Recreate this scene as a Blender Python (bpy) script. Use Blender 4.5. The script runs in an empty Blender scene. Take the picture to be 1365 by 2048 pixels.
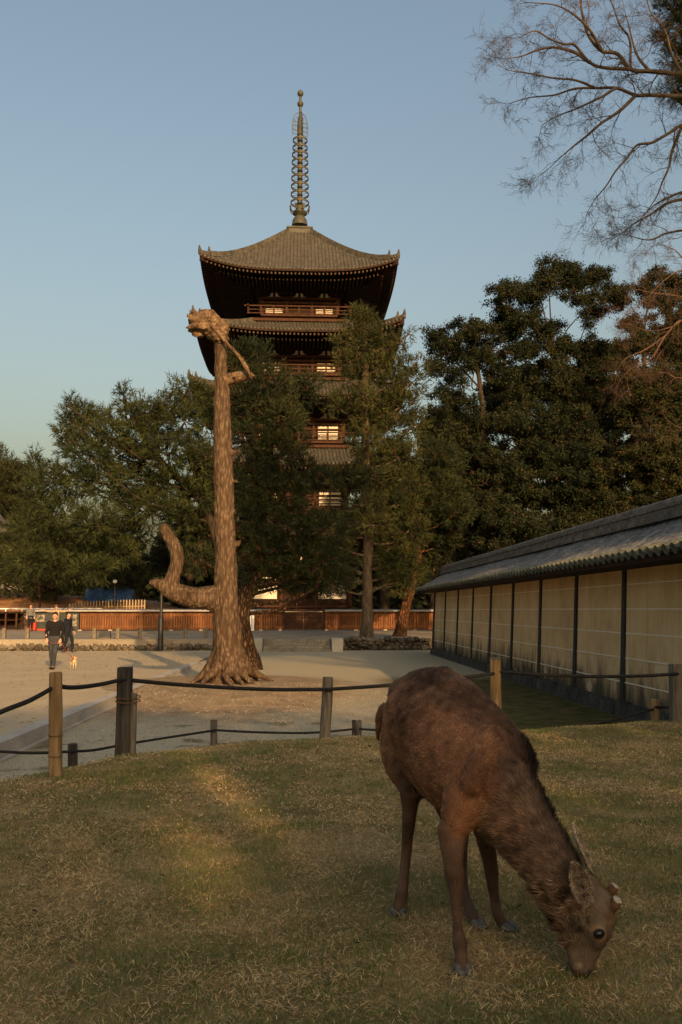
import bpy, math, random
import numpy as np
from mathutils import Vector, noise
sc = bpy.context.scene
COL = sc.collection
R = math.radians
# ------------------------------------------------------------- camera, sky, sun, exposure
F = 1750.0                      # focal length in pixels of the 1365x2048 photograph
YAW, PITCH = R(2.91), R(6.36)
CAM = np.array([0.0, 0.0, 1.8])
cd = bpy.data.cameras.new("camera"); cam = bpy.data.objects.new("camera", cd); COL.objects.link(cam)
cam.location = CAM; cam.rotation_euler = (R(90) + PITCH, 0, -YAW)
cd.sensor_fit = 'VERTICAL'; cd.sensor_height = 24; cd.lens = F / 2048 * 24
cd.clip_start = .05; cd.clip_end = 3000
sc.camera = cam
SUN_EL, SUN_AZ = R(16), R(15)   # light travels toward -x, +y: the sun stands behind the camera on the right
SD = np.array([-math.sin(SUN_AZ) * math.cos(SUN_EL), math.cos(SUN_AZ) * math.cos(SUN_EL), -math.sin(SUN_EL)])
w = bpy.data.worlds.new("World"); sc.world = w; w.use_nodes = True
nt = w.node_tree; bg = nt.nodes['Background']
sky = nt.nodes.new('ShaderNodeTexSky'); sky.sky_type = 'NISHITA'; sky.sun_disc = False
sky.sun_elevation = SUN_EL; sky.sun_rotation = math.pi - SUN_AZ
sky.altitude = 100; sky.air_density = 1.65; sky.dust_density = 8.5; sky.ozone_density = 1.05
tn = nt.nodes.new('ShaderNodeMix'); tn.data_type = 'RGBA'; tn.blend_type = 'MULTIPLY'; tn.inputs[0].default_value = 1; tn.inputs[7].default_value = (1.0, .985, 1.01, 1)
nt.links.new(sky.outputs[0], tn.inputs[6]); nt.links.new(tn.outputs[2], bg.inputs[0]); bg.inputs[1].default_value = 0.13
sd = bpy.data.lights.new("sun", 'SUN'); sun = bpy.data.objects.new("sun", sd); COL.objects.link(sun)
sd.energy = 4.3; sd.angle = R(0.6); sd.color = (1.0, .60, .27)
sun.rotation_euler = Vector(SD).to_track_quat('-Z', 'Y').to_euler()
sun.location = (30, -100, 40)
sc.view_settings.view_transform = 'Standard'; sc.view_settings.look = 'None'
sc.view_settings.exposure = 0.6; sc.view_settings.gamma = 1
sc.cycles.max_bounces = 5; sc.cycles.diffuse_bounces = 3; sc.cycles.transparent_max_bounces = 8
sc.cycles.use_denoising = True

# ------------------------------------------------------------- pixel rays (photograph pixels to points)
Fv = np.array([math.sin(YAW) * math.cos(PITCH), math.cos(YAW) * math.cos(PITCH), math.sin(PITCH)])
Rv = np.array([math.cos(YAW), -math.sin(YAW), 0.0]); Uv = np.cross(Rv, Fv)
def ray(px, py):
    return Fv * F + Rv * (px - 682.5) - Uv * (py - 1024)
def at(px, py, Y):
    d = ray(px, py); return CAM + d * (Y / d[1])
def onz(px, py, z):
    d = ray(px, py); return CAM + d * ((z - CAM[2]) / d[2])
def pxm(Y): return Y / F         # metres per photo pixel at depth Y

# ------------------------------------------------------------- mesh helpers
def mesh_np(name, V, Fc, mats=None, cols=None, smooth=True, matidx=None):
    """V (n,3); Fc list of arrays (k,3)/(k,4) or one array"""
    V = np.asarray(V, dtype=np.float32)
    if not isinstance(Fc, list): Fc = [Fc]
    Fc = [np.asarray(f, dtype=np.int32) for f in Fc if len(f)]
    me = bpy.data.meshes.new(name)
    loops = np.concatenate([f.ravel() for f in Fc]); sizes = np.concatenate([np.full(len(f), f.shape[1], np.int32) for f in Fc])
    me.vertices.add(len(V)); me.vertices.foreach_set('co', V.ravel())
    me.loops.add(len(loops)); me.loops.foreach_set('vertex_index', loops)
    me.polygons.add(len(sizes))
    st = np.zeros(len(sizes), np.int32); st[1:] = np.cumsum(sizes)[:-1]
    me.polygons.foreach_set('loop_start', st)
    try: me.polygons.foreach_set('loop_total', sizes)
    except Exception: pass
    me.polygons.foreach_set('use_smooth', np.full(len(sizes), smooth))
    if matidx is not None: me.polygons.foreach_set('material_index', np.asarray(matidx, np.int32))
    if cols is not None:
        a = me.color_attributes.new('tint', 'FLOAT_COLOR', 'POINT')
        c = np.ones((len(V), 4), np.float32); c[:, :3] = cols
        a.data.foreach_set('color', c.ravel())
    me.update(calc_edges=True)
    for m in (mats or []): me.materials.append(m)
    return me
def link(name, me, parent=None):
    o = bpy.data.objects.new(name, me); COL.objects.link(o)
    if parent is not None: o.parent = parent
    return o
def tag(o, label=None, cat=None, group=None, kind=None):
    if label: o['label'] = label
    if cat: o['category'] = cat
    if group: o['group'] = group
    if kind: o['kind'] = kind
    return o
def empty(name, loc=(0, 0, 0), rz=0):
    o = bpy.data.objects.new(name, None); COL.objects.link(o); o.location = loc; o.rotation_euler = (0, 0, rz)
    o.empty_display_size = .2
    return o
def rooted(o, loc):
    """move the origin of a world-space thing (with children) to loc, keeping the geometry in place"""
    return o
class MB:
    """collects shapes, builds ONE mesh object"""
    def __init__(s): s.v = []; s.f = []; s.n = 0
    def add(s, V, Fs):
        V = np.asarray(V, float).reshape(-1, 3)
        for f in Fs: s.f.append([i + s.n for i in f])
        s.v.append(V); s.n += len(V); return s
    def box(s, lo, hi):
        x0, y0, z0 = lo; x1, y1, z1 = hi
        V = [(x0, y0, z0), (x1, y0, z0), (x1, y1, z0), (x0, y1, z0), (x0, y0, z1), (x1, y0, z1), (x1, y1, z1), (x0, y1, z1)]
        return s.add(V, [(3, 2, 1, 0), (4, 5, 6, 7), (0, 1, 5, 4), (1, 2, 6, 5), (2, 3, 7, 6), (3, 0, 4, 7)])
    def cbox(s, c, d): return s.box([c[i] - d[i] / 2 for i in range(3)], [c[i] + d[i] / 2 for i in range(3)])
    def hexa(s, V):
        return s.add(V, [(3, 2, 1, 0), (4, 5, 6, 7), (0, 1, 5, 4), (1, 2, 6, 5), (2, 3, 7, 6), (3, 0, 4, 7)])
    def bar(s, a, b, wd, h, up=(0, 0, 1)):
        a = np.array(a, float); b = np.array(b, float); t = b - a; t /= np.linalg.norm(t) + 1e-9
        u = np.array(up, float); sd_ = np.cross(t, u); 
        if np.linalg.norm(sd_) < 1e-6: sd_ = np.cross(t, (1, 0, 0))
        sd_ /= np.linalg.norm(sd_); u = np.cross(sd_, t); p = sd_ * wd / 2; q = u * h / 2
        return s.hexa([a - p - q, a + p - q, b + p - q, b - p - q, a - p + q, a + p + q, b + p + q, b - p + q])
    def tube(s, pts, rad, n=8, caps=True):
        V, Fs = loft(pts, rad, n=n, sub=1, caps=caps, smooth=False); return s.add(V, Fs)
    def lathe(s, prof, c=(0, 0, 0), n=20):
        V = []; Fs = []; c = np.array(c, float)
        for r, z in prof:
            for k in range(n):
                a = 2 * math.pi * k / n; V.append(c + (r * math.cos(a), r * math.sin(a), z))
        for i in range(len(prof) - 1):
            for k in range(n):
                Fs.append((i * n + k, i * n + (k + 1) % n, (i + 1) * n + (k + 1) % n, (i + 1) * n + k))
        Fs.append(tuple(range(n - 1, -1, -1))); Fs.append(tuple((len(prof) - 1) * n + k for k in range(n)))
        return s.add(V, Fs)
    def ball(s, c, r, n=12):
        r = np.ones(3) * r; c = np.array(c, float); V = []; Fs = []
        for i in range(n // 2 + 1):
            t = math.pi * i / (n // 2)
            for k in range(n):
                a = 2 * math.pi * k / n; V.append(c + r * (math.sin(t) * math.cos(a), math.sin(t) * math.sin(a), math.cos(t)))
        for i in range(n // 2):
            for k in range(n): Fs.append((i * n + k, (i + 1) * n + k, (i + 1) * n + (k + 1) % n, i * n + (k + 1) % n))
        return s.add(V, Fs)
    def prism(s, poly, axis_lo, axis_hi, fn):
        """poly: 2d points; fn(u,v,w)->xyz; w from lo to hi"""
        n = len(poly); V = [fn(u, v, axis_lo) for u, v in poly] + [fn(u, v, axis_hi) for u, v in poly]
        Fs = [tuple(range(n)), tuple(range(2 * n - 1, n - 1, -1))] + [(i, (i + 1) % n, n + (i + 1) % n, n + i) for i in range(n)]
        return s.add(V, Fs)
    def arrays(s): return np.concatenate(s.v), s.f
    def mesh(s, name, m=None, smooth=False, bevel=0):
        me = bpy.data.meshes.new(name); me.from_pydata(np.concatenate(s.v).tolist(), [], s.f); me.update()
        if m is not None: me.materials.append(m)
        if smooth:
            for p in me.polygons: p.use_smooth = True
        return me
    def build(s, name, m=None, parent=None, smooth=False):
        me = s.mesh(name, m, smooth)
        if smooth:
            try: me.set_sharp_from_angle(angle=R(40))
            except Exception: pass
        return link(name, me, parent)
def catmull(P, sub):
    P = np.asarray(P, float)
    if sub <= 1 or len(P) < 3: return P
    Q = np.vstack([2 * P[0] - P[1], P, 2 * P[-1] - P[-2]]); out = []
    for i in range(1, len(Q) - 2):
        for k in range(sub):
            t = k / sub; a, b, c, d = Q[i - 1:i + 3]
            out.append(.5 * ((2 * b) + (c - a) * t + (2 * a - 5 * b + 4 * c - d) * t * t + (3 * b - a - 3 * c + d) * t ** 3))
    out.append(P[-1]); return np.array(out)
def loft(pts, ra, rb=None, n=12, sub=4, caps=True, ref=None, smooth=True):
    pts = np.asarray(pts, float); m = len(pts)
    ra = np.ones(m) * ra if np.isscalar(ra) else np.asarray(ra, float)
    rb = ra if rb is None else (np.ones(m) * rb if np.isscalar(rb) else np.asarray(rb, float))
    A = catmull(np.column_stack([pts, ra, rb]), sub if smooth else 1)
    P = A[:, :3]; ra = np.maximum(A[:, 3], 1e-4); rb = np.maximum(A[:, 4], 1e-4)
    T = np.gradient(P, axis=0); T /= np.linalg.norm(T, axis=1)[:, None] + 1e-12
    V = []; Fs = []
    prev = np.array(ref, float) if ref is not None else None
    for i in range(len(P)):
        t = T[i]
        if prev is None:
            prev = np.array([0, 0, 1.0]) if abs(t[2]) < .9 else np.array([0, 1.0, 0])
        base = np.array(ref, float) if ref is not None else prev
        b = base - t * base.dot(t)
        if np.linalg.norm(b) < 1e-4: b = np.cross(t, (1, 0, 0))
        b /= np.linalg.norm(b); prev = b; a = np.cross(b, t)
        for k in range(n):
            an = 2 * math.pi * k / n
            V.append(P[i] + a * ra[i] * math.cos(an) + b * rb[i] * math.sin(an))
    L = len(P)
    for i in range(L - 1):
        for k in range(n): Fs.append((i * n + k, i * n + (k + 1) % n, (i + 1) * n + (k + 1) % n, (i + 1) * n + k))
    if caps:
        V.append(P[0]); V.append(P[-1]); c0 = L * n; c1 = c0 + 1
        for k in range(n):
            Fs.append((c0, (k + 1) % n, k)); Fs.append((c1, (L - 1) * n + k, (L - 1) * n + (k + 1) % n))
    return np.array(V), Fs
def remeshed(mb, voxel, smooth_it=4, fac=.5):
    """voxel-remesh a pile of overlapping closed shapes into one continuous surface; returns verts, quads"""
    me = bpy.data.meshes.new("tmp"); me.from_pydata(np.concatenate(mb.v).tolist(), [], mb.f); me.update()
    o = bpy.data.objects.new("tmp", me); COL.objects.link(o)
    m = o.modifiers.new("r", 'REMESH'); m.mode = 'VOXEL'; m.voxel_size = voxel; m.adaptivity = 0
    if smooth_it:
        s_ = o.modifiers.new("s", 'SMOOTH'); s_.factor = fac; s_.iterations = smooth_it
    dg = bpy.context.evaluated_depsgraph_get(); ev = o.evaluated_get(dg); e = ev.to_mesh()
    n = len(e.vertices); co = np.empty(n * 3, np.float32); e.vertices.foreach_get('co', co)
    no = np.empty(n * 3, np.float32); e.vertex_normals.foreach_get('vector', no)
    faces = [tuple(p.vertices) for p in e.polygons]
    ev.to_mesh_clear(); bpy.data.objects.remove(o); bpy.data.meshes.remove(me)
    q = np.array([f for f in faces if len(f) == 4], np.int32).reshape(-1, 4); t = np.array([f for f in faces if len(f) == 3], np.int32).reshape(-1, 3)
    return co.reshape(-1, 3).astype(float), [q, t] if len(t) else [q], no.reshape(-1, 3).astype(float)

# ------------------------------------------------------------- materials
def newmat(name, rough=.85, spec=.25):
    m = bpy.data.materials.new(name); m.use_nodes = True; n = m.node_tree.nodes; p = n['Principled BSDF']
    p.inputs['Roughness'].default_value = rough; p.inputs['Specular IOR Level'].default_value = spec
    return m, n, m.node_tree.links, p
def N(n, t, **kw):
    x = n.new(t)
    for k, v in kw.items():
        if k in x.inputs: x.inputs[k].default_value = v
        else: setattr(x, k, v)
    return x
def ramp(n, stops):
    r = n.new('ShaderNodeValToRGB'); e = r.color_ramp.elements
    while len(e) < len(stops): e.new(.5)
    for i, (p, c) in enumerate(stops):
        e[i].position = p; e[i].color = (*c, 1) if len(c) == 3 else c
    return r
def noisy(name, stops, scale=5, detail=6, rough=.85, spec=.2, bump=.3, bscale=None, stretch=(1, 1, 1), dist=.02, fine=None):
    """noise-coloured procedural material in object space"""
    m, n, l, p = newmat(name, rough, spec)
    tc = N(n, 'ShaderNodeTexCoord'); mp = N(n, 'ShaderNodeMapping'); mp.inputs['Scale'].default_value = stretch
    l.new(tc.outputs['Object'], mp.inputs[0])
    a = N(n, 'ShaderNodeTexNoise', Scale=scale, Detail=detail, Roughness=.6); l.new(mp.outputs[0], a.inputs['Vector'])
    r = ramp(n, stops); l.new(a.outputs[0], r.inputs[0]); out = r.outputs[0]
    if fine:
        b = N(n, 'ShaderNodeTexNoise', Scale=fine[0], Detail=3); l.new(mp.outputs[0], b.inputs['Vector'])
        mx = N(n, 'ShaderNodeMix', data_type='RGBA', blend_type='MULTIPLY'); mx.inputs[0].default_value = 1
        r2 = ramp(n, [(.3, (1 - fine[1],) * 3), (.7, (1 + fine[1] * .6,) * 3)]); l.new(b.outputs[0], r2.inputs[0])
        l.new(out, mx.inputs[6]); l.new(r2.outputs[0], mx.inputs[7]); out = mx.outputs[2]
    l.new(out, p.inputs['Base Color'])
    if bump:
        c = N(n, 'ShaderNodeTexNoise', Scale=bscale or scale * 4, Detail=5); l.new(mp.outputs[0], c.inputs['Vector'])
        bp = N(n, 'ShaderNodeBump', Strength=bump, Distance=dist); l.new(c.outputs[0], bp.inputs['Height']); l.new(bp.outputs[0], p.inputs['Normal'])
    return m
def tinted(name, rough=.8, spec=.15, transl=0.0):
    """colour from the mesh's own per-piece coat / leaf colours"""
    m, n, l, p = newmat(name, rough, spec)
    a = N(n, 'ShaderNodeAttribute', attribute_name='tint'); l.new(a.outputs['Color'], p.inputs['Base Color'])
    if transl:
        t = N(n, 'ShaderNodeBsdfTranslucent'); l.new(a.outputs['Color'], t.inputs[0])
        mx = N(n, 'ShaderNodeMixShader'); mx.inputs[0].default_value = transl
        l.new(p.outputs[0], mx.inputs[1]); l.new(t.outputs[0], mx.inputs[2]); l.new(mx.outputs[0], n['Material Output'].inputs[0])
    return m
def g3(*c): return tuple(c)
M = {}
M['wood_dark'] = noisy('dark_aged_timber', [(.3, (.014, .008, .006)), (.7, (.038, .019, .012))], 3, stretch=(1, 1, .3))
M['wood_red'] = noisy('reddish_timber', [(.3, (.036, .018, .012)), (.7, (.078, .036, .021))], 4, stretch=(1, 1, .4), fine=(30, .3))
M['fence_wood'] = noisy('orange_brown_fence_wood', [(.3, (.11, .047, .021)), (.7, (.25, .110, .044))], 1.3, stretch=(1, 1, .3), fine=(9, .35))
M['plaster'] = noisy('white_plaster', [(.3, (.62, .57, .48)), (.7, (.75, .70, .60))], 2)
M['bronze'] = noisy('weathered_bronze', [(.35, (.028, .034, .024)), (.55, (.055, .050, .032)), (.7, (.042, .060, .042))], 3, rough=.6, spec=.4)
M['tile_lit'] = noisy('grey_roof_tile', [(.3, (.035, .034, .029)), (.55, (.078, .072, .058)), (.75, (.125, .115, .092))], 2.5, fine=(14, .5), bump=.5, bscale=8, dist=.05)
M['tile_wall'] = noisy('slate_grey_tile', [(.3, (.055, .062, .068)), (.55, (.12, .13, .14)), (.8, (.18, .185, .18))], 4, fine=(12, .45), rough=.8, spec=.25, bump=.3)
M['stone'] = noisy('grey_stone', [(.3, (.12, .11, .09)), (.7, (.27, .25, .20))], 3, fine=(20, .3))
M['granite'] = noisy('pale_granite', [(.3, (.30, .28, .25)), (.7, (.46, .43, .38))], 1.5, fine=(60, .35), bump=.2)
M['black'] = noisy('black_paint', [(.3, (.008, .008, .009)), (.7, (.018, .018, .02))], 8, rough=.5, spec=.4, bump=.05)
M['rope'] = noisy('black_rope', [(.3, (.010, .010, .010)), (.7, (.03, .028, .025))], 60, bump=.6, bscale=90, dist=.004)
M['white'] = noisy('white_paint', [(.3, (.62, .64, .66)), (.7, (.78, .80, .82))], 8, rough=.5, bump=.05)
M['skin'] = noisy('skin', [(.3, (.42, .23, .15)), (.7, (.50, .28, .19))], 12, rough=.6, bump=.05)
def wood_post(name, dark, light, s=1.0):
    return noisy(name, [(.3, dark), (.7, light)], 9 * s, stretch=(1, 1, .12), fine=(40, .4), bump=.8, bscale=30, dist=.01)
M['post_tan'] = wood_post('tan_post_wood', (.19, .115, .05), (.36, .235, .115))
M['post_dark'] = wood_post('dark_weathered_post_wood', (.014, .013, .012), (.085, .075, .06))
M['post_grey'] = wood_post('grey_weathered_post_wood', (.08, .07, .055), (.20, .17, .13))
# ------------------------------------------------------------- the ground
def sstep(a, b, x):
    t = np.clip((x - a) / (b - a), 0, 1); return t * t * (3 - 2 * t)
MZ = .72
def crest(x):
    return np.interp(x, [-3.2, -2.4, -1.9, -1.3, -.3, 1.0, 2.5, 4, 6], [3.0, 4.9, 5.9, 7.0, 7.65, 7.9, 8.3, 8.9, 9.2])
def hnoise(x, y):
    return .008 * np.sin(x * 2.1 + 1.3 * np.sin(y * 1.3)) * np.cos(y * 1.7 + .6) + .005 * np.sin(x * 5.3 + y * 3.1) + .003 * np.sin(x * 11 - y * 7)
def gz(x, y):
    x = np.asarray(x, float); y = np.asarray(y, float)
    d = np.minimum(crest(x) - y, (x + 3.1) * 1.2)
    m = sstep(-3.0, .5, d)
    z = MZ * m + hnoise(x, y) * np.clip(m * 1.2, .25, 1) * sstep(26, 20, y)
    base = sstep(3.8, 2.0, np.hypot(x + 1.65, (y - 20.2) * .9)) * .16      # earth banked round the cut tree
    far = np.where(y > 60, .35 * sstep(60, 120, y), 0)
    return z + base + far
def gz1(x, y): return float(gz(x, y))
def sheet(name, xs, ys, zf, m, kind='structure'):
    X, Y = np.meshgrid(xs, ys); Z = zf(X, Y)
    V = np.column_stack([X.ravel(), Y.ravel(), Z.ravel()]); nx, ny = len(xs), len(ys)
    i = np.arange(nx - 1)[None, :] + nx * np.arange(ny - 1)[:, None]; i = i.ravel()
    o = link(name, mesh_np(name, V, np.column_stack([i, i + 1, i + 1 + nx, i + nx]), [m])); o['kind'] = kind
    return o
def ground_mat():
    m, n, l, p = newmat('ground_earth_and_turf', .95, .1)
    tc = N(n, 'ShaderNodeTexCoord'); P = tc.outputs['Object']
    sep = N(n, 'ShaderNodeSeparateXYZ'); l.new(P, sep.inputs[0])
    def noise_(s, d=5, r=.6):
        a = N(n, 'ShaderNodeTexNoise', Scale=s, Detail=d, Roughness=r); l.new(P, a.inputs['Vector']); return a.outputs[0]
    def math_(op, a, b=None, clamp=False):
        x = N(n, 'ShaderNodeMath', operation=op, use_clamp=clamp)
        for i, q in enumerate((a, b)):
            if q is None: continue
            if isinstance(q, (int, float)): x.inputs[i].default_value = q
            else: l.new(q, x.inputs[i])
        return x.outputs[0]
    def mix(f, a, b):
        x = N(n, 'ShaderNodeMix', data_type='RGBA'); l.new(f, x.inputs[0])
        for i, q in ((6, a), (7, b)):
            if isinstance(q, tuple): x.inputs[i].default_value = (*q, 1)
            else: l.new(q, x.inputs[i])
        return x.outputs[2]
    def rmp(v, a, b): 
        x = N(n, 'ShaderNodeMapRange', interpolation_type='SMOOTHSTEP'); l.new(v, x.inputs[0]); x.inputs[1].default_value = a; x.inputs[2].default_value = b; return x.outputs[0]
    grn = ramp(n, [(.34, (.125, .105, .036)), (.46, (.20, .15, .058)), (.55, (.30, .205, .09)), (.68, (.38, .27, .13))]); l.new(noise_(2.2, 8, .7), grn.inputs[0])
    gravel = ramp(n, [(.3, (.22, .195, .13)), (.5, (.37, .33, .23)), (.7, (.50, .45, .33))]); l.new(noise_(42, 3, .8), gravel.inputs[0])
    earth = ramp(n, [(.35, (.19, .14, .085)), (.6, (.28, .21, .13))]); l.new(noise_(3, 7), earth.inputs[0])
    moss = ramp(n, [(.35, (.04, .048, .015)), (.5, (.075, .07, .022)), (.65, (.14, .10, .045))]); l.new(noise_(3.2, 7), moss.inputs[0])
    wob = math_('MULTIPLY', math_('SUBTRACT', noise_(.8, 5), .5), 2.4)
    # gravel -> earth round the tree
    dx = math_('ADD', sep.outputs[0], 1.5); dy = math_('MULTIPLY', math_('SUBTRACT', sep.outputs[1], 20.0), .55)
    dist = math_('SQRT', math_('ADD', math_('MULTIPLY', dx, dx), math_('MULTIPLY', dy, dy)))
    c = mix(rmp(math_('ADD', dist, wob), 3.6, 2.2), gravel.outputs[0], earth.outputs[0])
    # mossy strip: near the wall and behind the mound on the right, thinning to patches in the gravel
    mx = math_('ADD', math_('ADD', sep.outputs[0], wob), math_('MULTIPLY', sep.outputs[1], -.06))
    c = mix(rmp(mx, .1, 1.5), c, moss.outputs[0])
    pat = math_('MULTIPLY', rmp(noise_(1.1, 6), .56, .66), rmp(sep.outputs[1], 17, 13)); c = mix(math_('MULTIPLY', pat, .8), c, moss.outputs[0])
    # far yard beyond y=26: pale gravel again
    c = mix(rmp(math_('ADD', sep.outputs[1], wob), 22, 25), c, gravel.outputs[0])
    # the mound: turf
    tz = rmp(math_('ADD', sep.outputs[2], math_('MULTIPLY', wob, .03)), .16, .30)
    tz = math_('MULTIPLY', tz, rmp(sep.outputs[1], 14, 12.5))
    c = mix(tz, c, grn.outputs[0])
    l.new(c, p.inputs['Base Color'])
    bp = N(n, 'ShaderNodeBump', Strength=.8, Distance=.02); l.new(noise_(38, 4, .75), bp.inputs['Height']); l.new(bp.outputs[0], p.inputs['Normal'])
    return m
def axis(*segs):
    out = []
    for a, b, st in segs: out += list(np.arange(a, b, st))
    return np.array(out + [segs[-1][1]])
sheet('ground', axis((-700, -60, 40), (-60, -8, 4), (-8, -4, .5), (-4, 6, .12), (6, 20, 1.5), (20, 60, 8), (60, 700, 40)),
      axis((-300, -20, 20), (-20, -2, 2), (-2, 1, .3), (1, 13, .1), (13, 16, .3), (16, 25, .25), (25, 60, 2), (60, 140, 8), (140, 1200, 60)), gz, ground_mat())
# gravel plaza left of the kerb: a sheet of its own
gm = noisy('tan_plaza_gravel', [(.3, (.29, .235, .15)), (.5, (.40, .33, .215)), (.7, (.50, .42, .28))], 55, 3, bump=.5, bscale=60, fine=(.7, .10))
def pz(x, y): return np.interp(y, [0, 10, 30, 36], [.19, .17, .05, .012]) + 0 * x
kx = lambda y: -3.58 + (y - 8) * .021
ys = axis((-15, 10, 5), (10, 30, 1), (30, 39.0, 1))
rows = []
V = []; Q = []
for i, y in enumerate(ys):
    for j in range(8):
        t = j / 7; x = -60 + (kx(y) - .2 + 60) * (1 - (1 - t) ** 2); V.append((x, y, float(pz(x, y))))
for i in range(len(ys) - 1):
    for j in range(7): Q.append((i * 8 + j, i * 8 + j + 1, (i + 1) * 8 + j + 1, (i + 1) * 8 + j))
o = link('plaza', mesh_np('plaza', V, np.array(Q), [gm])); o['kind'] = 'structure'
# granite kerb of long blocks with fine joints, a thin stone edging at its foot
mb = MB(); y = 6.0
while y < 29.3:
    y2 = min(y + 1.25, 29.3); a, b = y + .006, y2 - .006
    za, zb = float(pz(0, a)) + .05, float(pz(0, b)) + .05
    mb.hexa([(kx(a) - .22, a, -.1), (kx(a), a, -.1), (kx(b), b, -.1), (kx(b) - .22, b, -.1), (kx(a) - .22, a, za), (kx(a), a, za), (kx(b), b, zb), (kx(b) - .22, b, zb)])
    y = y2
k = mb.build('kerb', M['granite']); k['kind'] = 'structure'
mb = MB(); mb.hexa([(kx(6) + .003, 6, -.1), (kx(6) + .07, 6, -.1), (kx(29.2) + .07, 29.2, -.1), (kx(29.2) + .003, 29.2, -.1),
                    (kx(6) + .003, 6, .035), (kx(6) + .07, 6, .035), (kx(29.2) + .07, 29.2, .025), (kx(29.2) + .003, 29.2, .025)])
k = mb.build('kerb_edging', M['granite']); k['kind'] = 'structure'
# terrace behind: raised ground from y=39
TZ = .50
tm = noisy('terrace_gravel', [(.3, (.19, .165, .13)), (.7, (.32, .28, .21))], 25, bump=.4, fine=(.6, .25))
mb = MB(); mb.add([(-60, 39.3, TZ), (40, 39.3, TZ), (40, 57, TZ), (-60, 57, TZ)], [(0, 1, 2, 3)])
mb.add([(-60, 39.3, TZ), (40, 39.3, TZ), (40, 39.3, -.1), (-60, 39.3, -.1)], [(3, 2, 1, 0)])
t = mb.build('terrace', tm); t['kind'] = 'structure'
# compound ground behind the fence and the grassy rise with dry grass on the left
hm = noisy('dry_grass_bank', [(.3, (.17, .085, .035)), (.55, (.30, .15, .06)), (.75, (.38, .21, .09))], .9, 8, fine=(5, .4), bump=.6, bscale=8, dist=.1)
def hz(x, y):
    d = sstep(60, 78, y)
    bank = np.interp(x, [-60, -34, -28, -22, -16, -12, -8, 0, 50], [2.6, 2.9, 3.3, 3.1, 2.7, 2.2, 1.5, .9, .9])
    return .45 + (bank - .45) * d + .12 * np.sin(x * .9 + y * .3) * d
sheet('terrain', axis((-90, -40, 5), (-40, 0, .8), (0, 50, 3)), axis((56.9, 76, .8), (76, 130, 6)), hz, hm)

# far wood closing the view behind the compound: one mass of foliage
rng = np.random.default_rng(21); nW = 60000
wx_ = rng.uniform(-75, 75, nW); top = 9.5 + 2.5 * np.sin(wx_ * .31) + 1.6 * np.sin(wx_ * .83 + 1) + 1.1 * np.sin(wx_ * 2.1)
cW = np.column_stack([wx_, 112 + rng.normal(0, 2.2, nW), top * rng.random(nW) ** .75]); nm = rng.normal(size=(nW, 3)); nm /= np.linalg.norm(nm, axis=1)[:, None]
e1 = np.cross(nm, (0, 0, 1.0)); e1 /= np.linalg.norm(e1, axis=1)[:, None] + 1e-9; e2 = np.cross(nm, e1); sW = rng.uniform(.25, .55, (nW, 1))
VW = np.stack([cW - e1 * sW, cW + e2 * sW * .6, cW + e1 * sW, cW - e2 * sW * .6], 1).reshape(-1, 3)
o = link('wood', mesh_np('wood', VW, np.arange(len(VW)).reshape(-1, 4), [tinted('far_foliage', .8)], cols=np.repeat(np.array([(.018, .024, .010)]) * rng.uniform(.5, 1.6, (nW, 1)), 4, axis=0), smooth=False)); o['kind'] = 'stuff'
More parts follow.
